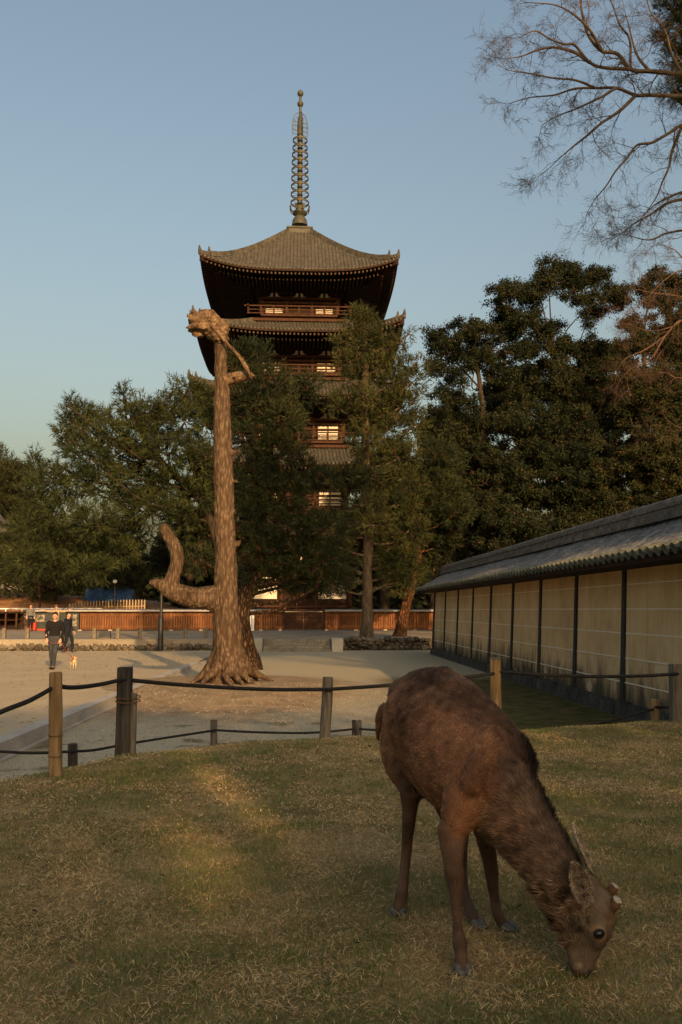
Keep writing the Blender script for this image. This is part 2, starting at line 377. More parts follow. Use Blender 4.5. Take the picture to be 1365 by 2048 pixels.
# ------------------------------------------------------------- the five-storeyed pagoda
M['rafter'] = noisy('rafter_timber', [(.3, (.014, .008, .006)), (.7, (.030, .015, .010))], 4)
M['rafter_end'] = noisy('pale_rafter_end', [(.3, (.045, .028, .018)), (.7, (.10, .068, .042))], 4)
PCX, PCY = float(at(598.5, 700, 79)[0]), 79.0
pag = empty('pagoda', (PCX, PCY, 1.0))
tag(pag, 'tall dark five-storeyed wooden pagoda with grey tiled roofs and bronze spire', 'pagoda')
def rot4(V, k):
    V = np.array(V, float).reshape(-1, 3); 
    for _ in range(k): V = np.column_stack([-V[:, 1], V[:, 0], V[:, 2]])
    return V
def zc(py, Y): return float(at(598, py, Y)[2]) - 1.0     # local height of a picture row at a depth
def roof(i, w, ze, wt, zt, lift, par):
    """one tiled roof: half-width w at the eave, wt at the top"""
    rib = .31; st = rib / 6
    def H(v, x): return ze + (zt - ze) * (.80 * v + .20 * v * v) + lift * (abs(x) / w) ** 3.2 * (1 - v) ** 1.5
    nv = 13; xs = np.arange(-w, w + 1e-6, st); V = []; Q = []
    for x in xs:
        vm = 1.0 if abs(x) <= wt else (w - abs(x)) / (w - wt)
        ph = (x / rib) % 1.0; up = .10 * max(0, math.cos((ph - .5) * 2 * math.pi)) ** .6
        for j in range(nv):
            v = vm * j / (nv - 1); d = w + (wt - w) * v
            V.append((x, -d, H(v, x) + up + .012 * ((j % 2))))
    nx = len(xs)
    for a in range(nx - 1):
        for j in range(nv - 1): Q.append((a * nv + j, (a + 1) * nv + j, (a + 1) * nv + j + 1, a * nv + j + 1))
    V = np.array(V); Q = np.array(Q)
    VV = np.concatenate([rot4(V, k) for k in range(4)]); QQ = np.concatenate([Q + k * len(V) for k in range(4)])
    te = MB(); te.n = 0
    for k in range(4):
        x = -w + rib / 2
        while x < w:
            c = rot4([(x, -w - .02, H(0, x) - .0)], k)[0]; d = rot4([(x, -w + .1, H(0, x) - .0)], k)[0]
            te.tube([c, d], [.10, .10], 8); x += rib
    tv, tf = te.arrays(); q4 = np.array([f for f in tf if len(f) == 4]) + len(VV); q3 = np.array([f for f in tf if len(f) == 3]) + len(VV)
    o = link('roof', mesh_np('roof', np.concatenate([VV, tv]), [QQ, q4, q3], [M['tile_lit']], smooth=False), par)
    # eave edge: row of tile ends above a board, then rafters and soffit
    eb = MB(); sf = eb; rf = MB()
    n = 44
    for k in range(4):
        for a in range(n):
            x0 = -w + 2 * w * a / n; x1 = -w + 2 * w * (a + 1) / n; z0, z1 = H(0, x0), H(0, x1)
            eb.hexa(rot4([(x0, -w + .02, z0 - .20), (x1, -w + .02, z1 - .20), (x1, -w + .30, z1 - .20), (x0, -w + .30, z0 - .20),
                          (x0, -w + .02, z0 - .02), (x1, -w + .02, z1 - .02), (x1, -w + .30, z1 - .02), (x0, -w + .30, z0 - .02)], k))
            s0, s1 = (w - .12) / w, .42; zi = ze + .95
            sf.add(rot4([(x0 * s0, -w + .12, z0 - .21), (x1 * s0, -w + .12, z1 - .21), (x1 * s1, -w * s1, zi), (x0 * s1, -w * s1, zi)], k), [(3, 2, 1, 0)])
        x = -w + .3
        while x < w - .2:
            z0 = H(0, x); zi = ze + .62
            xi = max(-w * .5, min(w * .5, x))
            rf.bar(*rot4([(x, -w + .22, z0 - .34), (x if abs(x) < w * .5 else x * .985, -max(w * .5, abs(x) * .985 if abs(x) > w * .5 else 0), z0 - .34 + (zi - z0 + .2) * min(1, (w - max(w * .5, abs(x))) / (w * .5)))], k), .13, .15)
            rf.bar(*rot4([(x, -w + 1.15, z0 - .50), (x, -max(w * .5, min(w - 1.3, abs(x))), z0 - .36)], k), .13, .16) if abs(x) < w - 1.5 else None
            x += .335
    eb.build('eave_board', M['wood_dark'], o); rv, rq = rf.arrays(); rq = np.array(rq); me_ = mesh_np('rafters', rv, rq, [M['rafter'], M['rafter_end']], smooth=False, matidx=[1 if i % 6 == 2 else 0 for i in range(len(rq))]); link('rafters', me_, o)
    # hip ridges with upturned ends
    for k in range(4):
        hb = MB(); pts = []
        for j in range(11):
            v = j / 10; d = w + (wt - w) * v; pts.append((-d, -d, H(v, d) + .16))
        pts = np.array(pts)
        A = rot4(pts, k)
        for a, b in zip(A[1:-1], A[2:]): hb.bar(a, b, .42, .42)
        hb.bar(A[0] + (0, 0, -.05), A[1] + (0, 0, -.02), .34, .30)
        tip = A[0]; out = (A[0] - A[1]); out /= np.linalg.norm(out)
        for base, sc_ in ((A[0] - out * .12, .72), (A[1] - out * .1 + (0, 0, .15), .66)):
            hz_ = np.array([0, 0, 1.0]); p0 = base; p1 = base + out * .16 * sc_ + hz_ * .35 * sc_; p2 = base + out * .18 * sc_ + hz_ * .78 * sc_
            V_, F_ = loft([p0 - hz_ * .1, p1, p2], [.26 * sc_, .17 * sc_, .04], n=8, sub=3); hb.add(V_, F_)
        hb.build('ridge', M['tile_lit'], o)
    # corner rafters under the hips
    for k in range(4):
        cb = MB(); A = rot4([(-w + .1, -w + .1, H(0, w) - .42), (-w * .45, -w * .45, ze + .35)], k); cb.bar(A[0], A[1], .30, .36)
        cb.build('corner_rafter', M['wood_dark'], o)
    return o
def storey(i, ww, z0, z1, bal_w, first=False):
    """body of one storey between its floor z0 and the bracket tops z1"""
    st = MB(); st.box((-ww, -ww, z0), (ww, ww, z1 + .6))
    s = st.build('storey', M['wood_dark'], pag)
    hcol = (z1 - z0) * .52; zb = z0 + hcol
    cols = [-ww, -ww / 3, ww / 3, ww]
    for k in range(4):
        for c in cols[:3]:
            cm = MB(); a = rot4([(c, -ww - .02, 0)], k)[0]; cm.lathe([(.2, z0), (.2, zb)], (a[0], a[1], 0), 12); cm.build('column', M['wood_red'], s)
    bm_ = MB()
    for k in range(4):
        for zz, h, pr in ((z0 + .18, .16, .30), (zb - .35, .16, .28), (zb + .02, .22, .34), (z0 + hcol * .62, .10, .24)):
            V = rot4([(-ww - pr * .4, -ww - pr, zz), (ww + pr * .4, -ww - pr, zz), (ww + pr * .4, -ww, zz), (-ww - pr * .4, -ww, zz)], k)
            bm_.hexa(list(V) + [v + (0, 0, h) for v in V])
    bm_.build('beam', M['wood_red'], s)
    # white plaster spandrels: curved pair per bay
    for b in range(3):
        cx = (cols[b] + cols[b + 1]) / 2; bw = (cols[1] - cols[0]) * .30; zq = zb + .24; hh = (z1 - zb) * .30
        for k in (0, 1, 3):
            pm = MB()
            for sg in (-1, 1):
                poly = [(cx + sg * .10, zq), (cx + sg * bw, zq), (cx + sg * bw * .92, zq + hh * .22), (cx + sg * bw * .55, zq + hh * .42), (cx + sg * bw * .42, zq + hh * .95), (cx + sg * .10, zq + hh)]
                pm.prism(poly if sg > 0 else poly[::-1], -ww - .05, -ww + .02, lambda u, v, w_, k=k: rot4([(u, w_, v)], k)[0])
            pm.build('plaster_panel', M['plaster'], s)
    # bracket clusters under the eave, stepping out, pale tail ends
    br = MB(); tl = MB(); zz = z1 - (z1 - zb) * .68
    for k in range(4):
        for c in cols:
            for stp in range(3):
                y0 = -ww - .28 * (stp + 1) - .1; z_ = zb + .45 + stp * (z1 - zb - .4) / 3.2; wd = .55 + .28 * stp
                V = rot4([(c - wd, y0 - .12, z_), (c + wd, y0 - .12, z_), (c + wd, y0 + .12, z_), (c - wd, y0 + .12, z_)], k); br.hexa(list(V) + [v + (0, 0, .24) for v in V])
                V = rot4([(c - .13, y0 - .3, z_ + .02), (c + .13, y0 - .3, z_ + .02), (c + .13, -ww, z_ + .02), (c - .13, -ww, z_ + .02)], k); br.hexa(list(V) + [v + (0, 0, .26) for v in V])
                for e in (-1, 0, 1):
                    V = rot4([(c + e * wd * .8 - .14, y0 - .15, z_ + .24), (c + e * wd * .8 + .14, y0 - .15, z_ + .24), (c + e * wd * .8 + .14, y0 + .15, z_ + .24), (c + e * wd * .8 - .14, y0 + .15, z_ + .24)], k); br.hexa(list(V) + [v + (0, 0, .16) for v in V])
            a = rot4([(c, -ww - 2.0, z1 - .55), (c, -ww - .2, z1 + .45)], k); br.bar(a[0], a[1], .2, .28)
            e = rot4([(c, -ww - 2.07, z1 - .59)], k)[0]; tl.cbox(e, (.22, .12, .34) if k % 2 == 0 else (.12, .22, .34))
        for sg in (-1, 1):
            a = rot4([(sg * (ww + 2.3), -ww - 2.3, z1 - .45), (sg * ww, -ww, z1 + .4)], k); br.bar(a[0], a[1], .26, .34)
            e = rot4([(sg * (ww + 2.38), -ww - 2.38, z1 - .50)], k)[0]; tl.cbox(e, (.3, .3, .42))
    bv, bq = br.arrays(); tv, tq = tl.arrays(); link('bracket_work', mesh_np('bracket_work', np.concatenate([bv, tv]), [np.array(bq), np.array(tq) + len(bv)], [M['wood_dark'], M['wood_red']], smooth=False, matidx=[0] * len(bq) + [1] * len(tq)), s)
    if not first:
        zs, zt = z0 + .42, zb - .42
        for b in (0, 2):
            cx = (cols[b] + cols[b + 1]) / 2; hw = (cols[1] - cols[0]) * .36
            for k2 in (0, 1, 3):
                wm = MB(); V = rot4([(cx - hw, -ww - .06, zs), (cx + hw, -ww - .06, zs), (cx + hw, -ww + .1, zs), (cx - hw, -ww + .1, zs)], k2); wm.hexa(list(V) + [v + (0, 0, zt - zs) for v in V])
                wi = wm.build('window', M['plaster'], s)
                fm = MB()
                for q in range(3):
                    zq = zs + (zt - zs) * (q + .5) / 3 + (zt - zs) * .17
                    V = rot4([(cx - hw, -ww - .10, zq - .035), (cx + hw, -ww - .10, zq - .035), (cx + hw, -ww - .065, zq - .035), (cx - hw, -ww - .065, zq - .035)], k2)
                    if q < 2: fm.hexa(list(V) + [v + (0, 0, .07) for v in V])
                for u in (-1, 0, 1):
                    V = rot4([(cx + u * hw - .05, -ww - .16, zs - .05), (cx + u * hw + .05, -ww - .16, zs - .05), (cx + u * hw + .05, -ww - .066, zs - .05), (cx + u * hw - .05, -ww - .066, zs - .05)], k2)
                    fm.hexa(list(V) + [v + (0, 0, zt - zs + .1) for v in V])
                fm.build('frame', M['wood_dark'], wi)
        dm = MB(); hw = (cols[1] - cols[0]) * .38
        dm.box((-hw, -ww - .09, z0 + .2), (-.02, -ww, zt + .05)); dm.box((.02, -ww - .09, z0 + .2), (hw, -ww, zt + .05))
        for q in range(3): dm.box((-hw, -ww - .13, z0 + .35 + q * .42), (hw, -ww - .092, z0 + .42 + q * .42))
        dm.build('door', M['wood_dark'], s)
    else:
        for b in (0, 2):
            cx = (cols[b] + cols[b + 1]) / 2; hw = (cols[1] - cols[0]) * .40
            for k in (0, 1, 3):
                wm = MB(); V = rot4([(cx - hw, -ww - .05, z0 + .9), (cx + hw, -ww - .05, z0 + .9), (cx + hw, -ww + .1, z0 + .9), (cx - hw, -ww + .1, z0 + .9)], k); wm.hexa(list(V) + [v + (0, 0, 1.9) for v in V])
                wm.build('plaster_wall', M['plaster'], s)
    if bal_w:
        bb = MB()
        for k in range(4):
            V = rot4([(-bal_w, -bal_w, z0 - .12), (bal_w, -bal_w, z0 - .12), (bal_w, -ww, z0 - .12), (-bal_w, -ww, z0 - .12)], k); bb.hexa(list(V) + [v + (0, 0, .16 + .001 * k) for v in V])
            V = rot4([(-bal_w + .3, -bal_w + .3, z0 - .45), (bal_w - .3, -bal_w + .3, z0 - .45), (bal_w - .3, -bal_w + .5, z0 - .45), (-bal_w + .3, -bal_w + .5, z0 - .45)], k); bb.hexa(list(V) + [v + (0, 0, .32) for v in V])
        ba = bb.build('balcony', M['wood_red'], pag)
        rl = MB(); bw = bal_w - .12
        for k in range(4):
            for zz, th in ((z0 + .16, .08), (z0 + .48, .08), (z0 + .82, .11)):
                e = .35 if th > .1 else 0
                a = rot4([(-bw - e, -bw, zz), (bw + e, -bw, zz)], k); rl.bar(a[0], a[1], th, th)
            for q in range(8):
                x = -bw + 2 * bw * q / 8; a = rot4([(x, -bw, z0), (x, -bw, z0 + (.92 if q == 0 else .80))], k); rl.bar(a[0], a[1], .10, .10, up=(1, 0, 0))
        rl.build('railing', M['wood_red'], ba)
PY = PCY
def dpx(px): return px * PY / F
# rows measured in the photograph: eaves (py of the eave edge at centre, half-width), balcony floors
E = []
for py, w_ in ((1066, 9.3), (926, 9.1), (786, 8.95), (658, 8.75), (537, 8.35)):
    E.append((w_, zc(py, PY - w_)))
B = [None] + [zc(py, PY - 4.7) for py in (1019, 884, 748, 629)]
top_z = zc(466, PY - 1)
Wl = [4.4, 4.1, 3.85, 3.6, 3.35]; BW = [0, 5.2, 5.0, 4.8, 4.6]
pd = MB(); pd.box((-7.2, -7.2, -.6), (7.2, 7.2, .55)); pd.box((-7.5, -7.5, .551), (7.5, 7.5, .8)); pd.box((-1.5, -8.6, -.6), (1.5, -7.51, .3)); pd.build('podium', M['stone'], pag)
for i in range(5):
    w_, ze = E[i]
    if i < 4: roof(i, w_, ze, BW[i + 1] * .80, B[i + 1] - .30, 1.15, pag)
    else: roof(i, w_, ze, 1.1, top_z, 1.15, pag)
    storey(i, Wl[i], (.8 if i == 0 else B[i]), ze + .55, BW[i], first=(i == 0))
# spire
fin = MB(); zb = top_z - .15; zb2 = zc(453, PY - 1.1)
fin.box((-1.12, -1.12, zb - .3), (1.12, 1.12, zb2 - .14)); fin.box((-1.22, -1.22, zb2 - .14), (1.22, 1.22, zb2))
spire = fin.build('spire', M['bronze'], pag)
def zz(py): return zc(py, PY)
mb = MB(); mb.lathe([(.75, zz(452)), (.74, zz(449)), (.66, zz(440)), (.45, zz(434)), (.34, zz(432))], n=24); mb.build('dome', M['bronze'], spire, True)
mb = MB(); mb.lathe([(.35, zz(434)), (.55, zz(430)), (.68, zz(427)), (.70, zz(425)), (.40, zz(424)), (.30, zz(412))], n=20)
for k in range(8):
    a = math.pi * (k + .5) / 4; c, s_ = math.cos(a), math.sin(a)
    mb.bar((c * .6, s_ * .6, zz(429)), (c * .88, s_ * .88, zz(423)), .16, .05, up=(c, s_, 0)); mb.bar((c * .88, s_ * .88, zz(423.5)), (c * .98, s_ * .98, zz(415)), .22, .06, up=(c, s_, 0))
mb.build('petal_cup', M['bronze'], spire)
mb = MB(); mb.lathe([(.24, zz(432)), (.22, zz(270)), (.13, zz(268)), (.11, zz(185))], n=12); mb.build('shaft', M['bronze'], spire, True)
rows = [406, 389, 373, 357, 341, 325, 310, 296, 281]
for q, py in enumerate(rows):
    r = .86 - .018 * q - (.03 if q > 6 else 0); z = zz(py); mb = MB()
    n = 28
    prof = [(r - .045, -.085), (r + .02, -.085), (r + .02, .085), (r - .045, .085)]
    V = []; Fs = []
    for k in range(n):
        a = 2 * math.pi * k / n
        for pr, pz_ in prof: V.append((pr * math.cos(a), pr * math.sin(a), z + pz_))
    for k in range(n):
        for j in range(4): Fs.append((k * 4 + j, ((k + 1) % n) * 4 + j, ((k + 1) % n) * 4 + (j + 1) % 4, k * 4 + (j + 1) % 4))
    mb.add(V, Fs)
    for k in range(4):
        a = math.pi * k / 4 + .39; c, s_ = math.cos(a) * r, math.sin(a) * r; mb.bar((-c, -s_, z), (c, s_, z), .022, .03)
    mb.lathe([(.20, z - .22), (.27, z - .12), (.24, z + .05), (.21, z + .2), (.30, z + .30), (.20, z + .36)], n=14)
    mb.build('ring', M['bronze'], spire)
# openwork flame of four lattice fins
mb = MB()
for k in range(4):
    a = math.pi * k / 2 + .35; c, s_ = math.cos(a), math.sin(a)
    out = [(.15, zz(226)), (.45, zz(229)), (.70, zz(240)), (.80, zz(256)), (.78, zz(270))]
    for (r0, z0), (r1, z1) in zip(out[:-1], out[1:]): mb.bar((c * r0, s_ * r0, z0), (c * r1, s_ * r1, z1), .04, .05)
    for q in range(9):
        z0 = zz(268) + (zz(230) - zz(268)) * q / 9; rr = .78 if q < 5 else .78 - (q - 4) * .11
        mb.bar((c * .1, s_ * .1, z0), (c * rr, s_ * rr, z0 + .18 * (1 if q % 2 else -1)), .025, .03)
    for rr in (.3, .5, .66): mb.bar((c * rr, s_ * rr, zz(270)), (c * rr, s_ * rr, zz(232 + rr * 12)), .025, .025, up=(c, s_, 0))
mb.build('flame', M['bronze'], spire)
for py, r in ((208, .30), (187, .30)):
    mb = MB(); mb.ball((0, 0, zz(py)), (r, r, r * 1.05), 16); 
    if py == 187: mb.tube([(0, 0, zz(184)), (0, 0, zz(178))], [.06, .01], 8)
    mb.build('ball', M['bronze'], spire, True)
mb = MB(); mb.lathe([(.30, zz(270)), (.22, zz(262)), (.16, zz(240)), (.13, zz(228))], n=10); mb.build('sleeve', M['bronze'], spire, True)
# ------------------------------------------------------------- long earthen wall on the right
WX0, WX1 = 5.56, 5.70      # face at the foot and at the eave (battered)
def wx(z): return WX0 + (WX1 - WX0) * (z - .25) / 2.4
WYA, WYB = -24.0, 35.9
def wall_mat():
    m, n, l, p = newmat('ochre_earthen_plaster', .95, .1)
    tc = N(n, 'ShaderNodeTexCoord'); P = tc.outputs['Object']
    a = N(n, 'ShaderNodeTexNoise', Scale=.9, Detail=7, Roughness=.65); l.new(P, a.inputs['Vector'])
    r = ramp(n, [(.3, (.48, .33, .17)), (.5, (.60, .425, .225)), (.68, (.69, .51, .285))]); l.new(a.outputs[0], r.inputs[0])
    b = N(n, 'ShaderNodeTexNoise', Scale=70, Detail=3); l.new(P, b.inputs['Vector'])
    r2 = ramp(n, [(.3, (.8,) * 3), (.7, (1.12,) * 3)]); l.new(b.outputs[0], r2.inputs[0])
    mx = N(n, 'ShaderNodeMix', data_type='RGBA', blend_type='MULTIPLY'); mx.inputs[0].default_value = 1; l.new(r.outputs[0], mx.inputs[6]); l.new(r2.outputs[0], mx.inputs[7])
    st_ = N(n, 'ShaderNodeMapping'); st_.inputs['Scale'].default_value = (1, 5, .35); l.new(P, st_.inputs[0])
    sn = N(n, 'ShaderNodeTexNoise', Scale=2.2, Detail=8, Roughness=.7); l.new(st_.outputs[0], sn.inputs['Vector']); sr = ramp(n, [(.36, (.86, .86, .85)), (.52, (1, 1, 1)), (.7, (1.06, 1.05, 1.03))]); l.new(sn.outputs[0], sr.inputs[0])
    mx0 = mx; mx = N(n, 'ShaderNodeMix', data_type='RGBA', blend_type='MULTIPLY'); mx.inputs[0].default_value = 1; l.new(mx0.outputs[2], mx.inputs[6]); l.new(sr.outputs[0], mx.inputs[7])
    # rising damp and algae: streaky dark stain near the foot
    sep = N(n, 'ShaderNodeSeparateXYZ'); l.new(P, sep.inputs[0])
    mp = N(n, 'ShaderNodeMapping'); mp.inputs['Scale'].default_value = (1, 2.6, .8); l.new(P, mp.inputs[0])
    s = N(n, 'ShaderNodeTexNoise', Scale=1.1, Detail=7, Roughness=.7); l.new(mp.outputs[0], s.inputs['Vector'])
    ad = N(n, 'ShaderNodeMath', operation='MULTIPLY_ADD'); l.new(s.outputs[0], ad.inputs[0]); ad.inputs[1].default_value = -1.9; l.new(sep.outputs[2], ad.inputs[2])
    mr = N(n, 'ShaderNodeMapRange', interpolation_type='SMOOTHSTEP'); l.new(ad.outputs[0], mr.inputs[0]); mr.inputs[1].default_value = .02; mr.inputs[2].default_value = -.75
    mix = N(n, 'ShaderNodeMix', data_type='RGBA'); l.new(mr.outputs[0], mix.inputs[0]); l.new(mx.outputs[2], mix.inputs[6]); mix.inputs[7].default_value = (.07, .062, .042, 1)
    # pale repaired patches low on the wall
    v = N(n, 'ShaderNodeTexNoise', Scale=1.6, Detail=2); l.new(P, v.inputs['Vector'])
    m2 = N(n, 'ShaderNodeMapRange'); l.new(v.outputs[0], m2.inputs[0]); m2.inputs[1].default_value = .66; m2.inputs[2].default_value = .69
    m3 = N(n, 'ShaderNodeMapRange'); l.new(sep.outputs[2], m3.inputs[0]); m3.inputs[1].default_value = 1.3; m3.inputs[2].default_value = .9
    mm = N(n, 'ShaderNodeMath', operation='MULTIPLY'); l.new(m2.outputs[0], mm.inputs[0]); l.new(m3.outputs[0], mm.inputs[1])
    mm2 = N(n, 'ShaderNodeMath', operation='MULTIPLY'); l.new(mm.outputs[0], mm2.inputs[0]); mm2.inputs[1].default_value = .5
    mi2 = N(n, 'ShaderNodeMix', data_type='RGBA'); l.new(mm2.outputs[0], mi2.inputs[0]); l.new(mix.outputs[2], mi2.inputs[6]); mi2.inputs[7].default_value = (.66, .56, .38, 1)
    l.new(mi2.outputs[2], p.inputs['Base Color'])
    bp = N(n, 'ShaderNodeBump', Strength=.4, Distance=.01); l.new(b.outputs[0], bp.inputs['Height']); l.new(bp.outputs[0], p.inputs['Normal'])
    return m
WM = wall_mat()
mb = MB(); RX = 6.22; 
mb.hexa([(WX0, WYA, .0), (2 * RX - WX0, WYA, 0), (2 * RX - WX0, WYB, 0), (WX0, WYB, 0), (WX1, WYA, 2.75), (2 * RX - WX1, WYA, 2.75), (2 * RX - WX1, WYB, 2.75), (WX1, WYB, 2.75)])
wl = mb.build('earthen_wall', WM); tag(wl, 'long ochre earthen wall with five pale lines, dark posts and grey tiled roof', 'wall')
st_m = noisy('dark_footing_stone', [(.3, (.028, .028, .026)), (.6, (.075, .072, .062)), (.8, (.14, .13, .11))], 2.2, fine=(18, .4), bump=.7, bscale=9, dist=.03)
mb = MB(); rnd = random.Random(4); y = WYA
while y < WYB - .05:
    L = rnd.uniform(.55, .95); y2 = min(y + L, WYB); h = .25 + rnd.uniform(-.025, .02)
    mb.hexa([(WX0 - .10 - rnd.uniform(0, .03), y + .008, -.1), (WX0 + .1, y + .008, -.1), (WX0 + .1, y2 - .008, -.1), (WX0 - .10 - rnd.uniform(0, .03), y2 - .008, -.1),
             (WX0 - .08, y + .012, h), (WX0 + .1, y + .012, h), (WX0 + .1, y2 - .012, h), (WX0 - .08, y2 - .012, h)]); y = y2
mb.build('footing', st_m, wl)
pale = noisy('pale_groove_line', [(.3, (.66, .60, .46)), (.7, (.78, .72, .58))], 4)
for z in (.56, .97, 1.39, 1.80, 2.22):
    mb = MB(); mb.hexa([(wx(z) - .004, WYA, z), (wx(z) + .1, WYA, z), (wx(z) + .1, WYB - .01, z), (wx(z) - .004, WYB - .01, z),
             (wx(z) - .003, WYA, z + .018), (wx(z) + .1, WYA, z + .018), (wx(z) + .1, WYB - .01, z + .018), (wx(z) - .003, WYB - .01, z + .018)]); mb.build('line', pale, wl)
pm = noisy('grey_black_wall_post', [(.3, (.020, .021, .018)), (.7, (.055, .056, .048))], 6, stretch=(1, 1, .2), fine=(40, .3))
yy = 14.9 - 2.6 * 9
ys_ = []
while yy < WYB: ys_.append(yy); yy += 2.6
ys_.append(WYB - .09)
for y in ys_:
    mb = MB(); a = .075
    mb.hexa([(WX0 - .03, y - a, .22), (WX0 + .1, y - a, .22), (WX0 + .1, y + a, .22), (WX0 - .03, y + a, .22), (WX1 - .03, y - a, 2.74), (WX1 + .1, y - a, 2.74), (WX1 + .1, y + a, 2.74), (WX1 - .03, y + a, 2.74)])
    mb.build('post', pm, wl)
# tiled roof of the wall: ribs run down the slope
EX, EZ, RZ = 4.96, 2.60, 3.30
rib = .27; st = rib / 6; ysr = np.arange(WYA - .3, WYB + .45, st); V = []; Q = []
nv = 9
for sgn in (-1, 1):
    base = len(V)
    for y in ysr:
        up = .07 * max(0, math.cos(((y / rib) % 1 - .5) * 2 * math.pi)) ** .6
        sag = .015 * math.sin(y * .8) + .008 * math.sin(y * 2.9)
        for j in range(nv):
            t = j / (nv - 1); x = RX + sgn * (RX - EX) * (1 - t); z = EZ + (RZ - EZ) * (.75 * t + .25 * t * t) + up + sag + (.014 if j % 2 else 0)
            V.append((x, y, z))
    for a in range(len(ysr) - 1):
        for j in range(nv - 1):
            f = (base + a * nv + j, base + (a + 1) * nv + j, base + (a + 1) * nv + j + 1, base + a * nv + j + 1); Q.append(f if sgn > 0 else f[::-1])
mb = MB()
yk = math.ceil(ysr[0] / rib) * rib + rib / 2
mossy = noisy('mossy_tile_end', [(.35, (.05, .055, .045)), (.6, (.13, .135, .10)), (.75, (.16, .155, .07))], 7)
while yk < ysr[-1] - .1:
    mb.tube([(EX - .03, yk, EZ - .0), (EX + .12, yk, EZ + .06)], [.082, .082], 10); yk += rib
tv, tf = mb.arrays(); nb_ = len(V); q4 = np.array([f for f in tf if len(f) == 4]) + nb_; q3 = np.array([f for f in tf if len(f) == 3]) + nb_
rf = link('roof', mesh_np('roof', np.concatenate([np.array(V), tv]), [np.array(Q), q4, q3], [M['tile_wall'], mossy], smooth=False, matidx=[0] * len(Q) + [1] * (len(q4) + len(q3))), wl)
mb = MB(); 
for sgn in (-1, 1):
    e = RX + sgn * (RX - EX - .06); i_ = RX + sgn * (RX - WX1 - .1)
    mb.hexa([(min(e, i_), WYA - .2, EZ - .12), (max(e, i_), WYA - .2, EZ - .12), (max(e, i_), WYB + .35, EZ - .12), (min(e, i_), WYB + .35, EZ - .12),
             (min(e, i_), WYA - .2, EZ - .02 + (.28 if sgn > 0 else 0)), (max(e, i_), WYA - .2, EZ - .02 + (.28 if sgn < 0 else 0)), (max(e, i_), WYB + .35, EZ - .02 + (.28 if sgn < 0 else 0)), (min(e, i_), WYB + .35, EZ - .02 + (.28 if sgn > 0 else 0))])
mb.build('soffit', M['wood_dark'], rf)
mb = MB()
for q, (hw, z0, z1) in enumerate(((.26, RZ - .05, RZ + .06), (.22, RZ + .065, RZ + .14), (.24, RZ + .145, RZ + .19))): mb.box((RX - hw, WYA - .3, z0), (RX + hw, WYB + .4, z1))
y = WYA - .3
while y < WYB + .3:
    mb.tube([(RX, y, RZ + .22), (RX, y + .29, RZ + .235)], [.12, .11], 10); y += .29
mb.build('ridge', noisy('ridge_tile_with_lichen', [(.35, (.07, .07, .065)), (.6, (.16, .145, .12)), (.8, (.30, .23, .16))], 5, fine=(20, .3)), rf)

# ------------------------------------------------------------- low slatted fence with coping across the terrace's back
FY = 55.0
def fx(px): return float(at(px, 1240, FY)[0])
xL, xG0, xG1, xR = fx(62), fx(562), fx(653), 11.5
ZT = 1.79; ZB = TZ
fence = empty('slatted_fence', (xL, FY, TZ)); tag(fence, 'low orange-brown slatted timber fence with grey coping at the back of the terrace', 'fence')
def slats(x0, x1, name='slat_row'):
    mb = MB(); x = x0; rr = random.Random(int(x0 * 7))
    while x < x1 - .05:
        mb.box((x - xL, -.02, .09), (x - xL + .075, .02, 1.12 + rr.uniform(-.004, .004))); x += .15
    return mb
def panel(x0, x1):
    slats(x0, x1).build('slat_row', M['fence_wood'], fence)
    mb = MB(); mb.box((x0 - xL, .03, .06), (x1 - xL, .07, 1.16)); mb.build('backing_board', noisy('brown_back_board', [(.3, (.06, .028, .015)), (.7, (.13, .055, .028))], 2), fence)
    mb = MB(); mb.box((x0 - xL, -.035, .92), (x1 - xL, -.021, .99)); mb.box((x0 - xL, -.035, .22), (x1 - xL, -.021, .29)); mb.build('rail', M['fence_wood'], fence)
panel(xL + 3.0, xG0); panel(xG1, xR)
px_ = xL + 3.0
for x in list(np.arange(xL + 3.0, xG0, 1.85)) + [xG0] + list(np.arange(xG1, xR, 1.85)):
    mb = MB(); mb.box((x - xL - .06, -.06, 0), (x - xL + .06, .055, 1.16)); p_ = mb.build('post', M['fence_wood'], fence)
    mb = MB(); mb.box((x - xL - .11, -.11, -.05), (x - xL + .11, .11, .065)); mb.build('base_stone', M['granite'], p_)
cop = noisy('grey_metal_coping', [(.3, (.10, .10, .105)), (.7, (.20, .20, .21))], 2, rough=.5, spec=.4)
for a, b in ((xL, xG0 + .1), (xG1 - .1, xR)):
    mb = MB(); mb.prism([(-.30, 1.17), (.30, 1.17), (.30, 1.21), (0, 1.33), (-.30, 1.21)], a - xL, b - xL, lambda u, v, w_: (w_, u, v)); c_ = mb.build('coping', cop, fence)
    mb = MB(); mb.prism([(-.33, 1.195), (-.303, 1.195), (-.303, 1.25), (-.33, 1.25)], a - xL, b - xL, lambda u, v, w_: (w_, u, v)); mb.build('coping_edge', noisy('pale_coping_edge', [(.3, (.32, .31, .30)), (.7, (.45, .44, .42))], 2), c_)
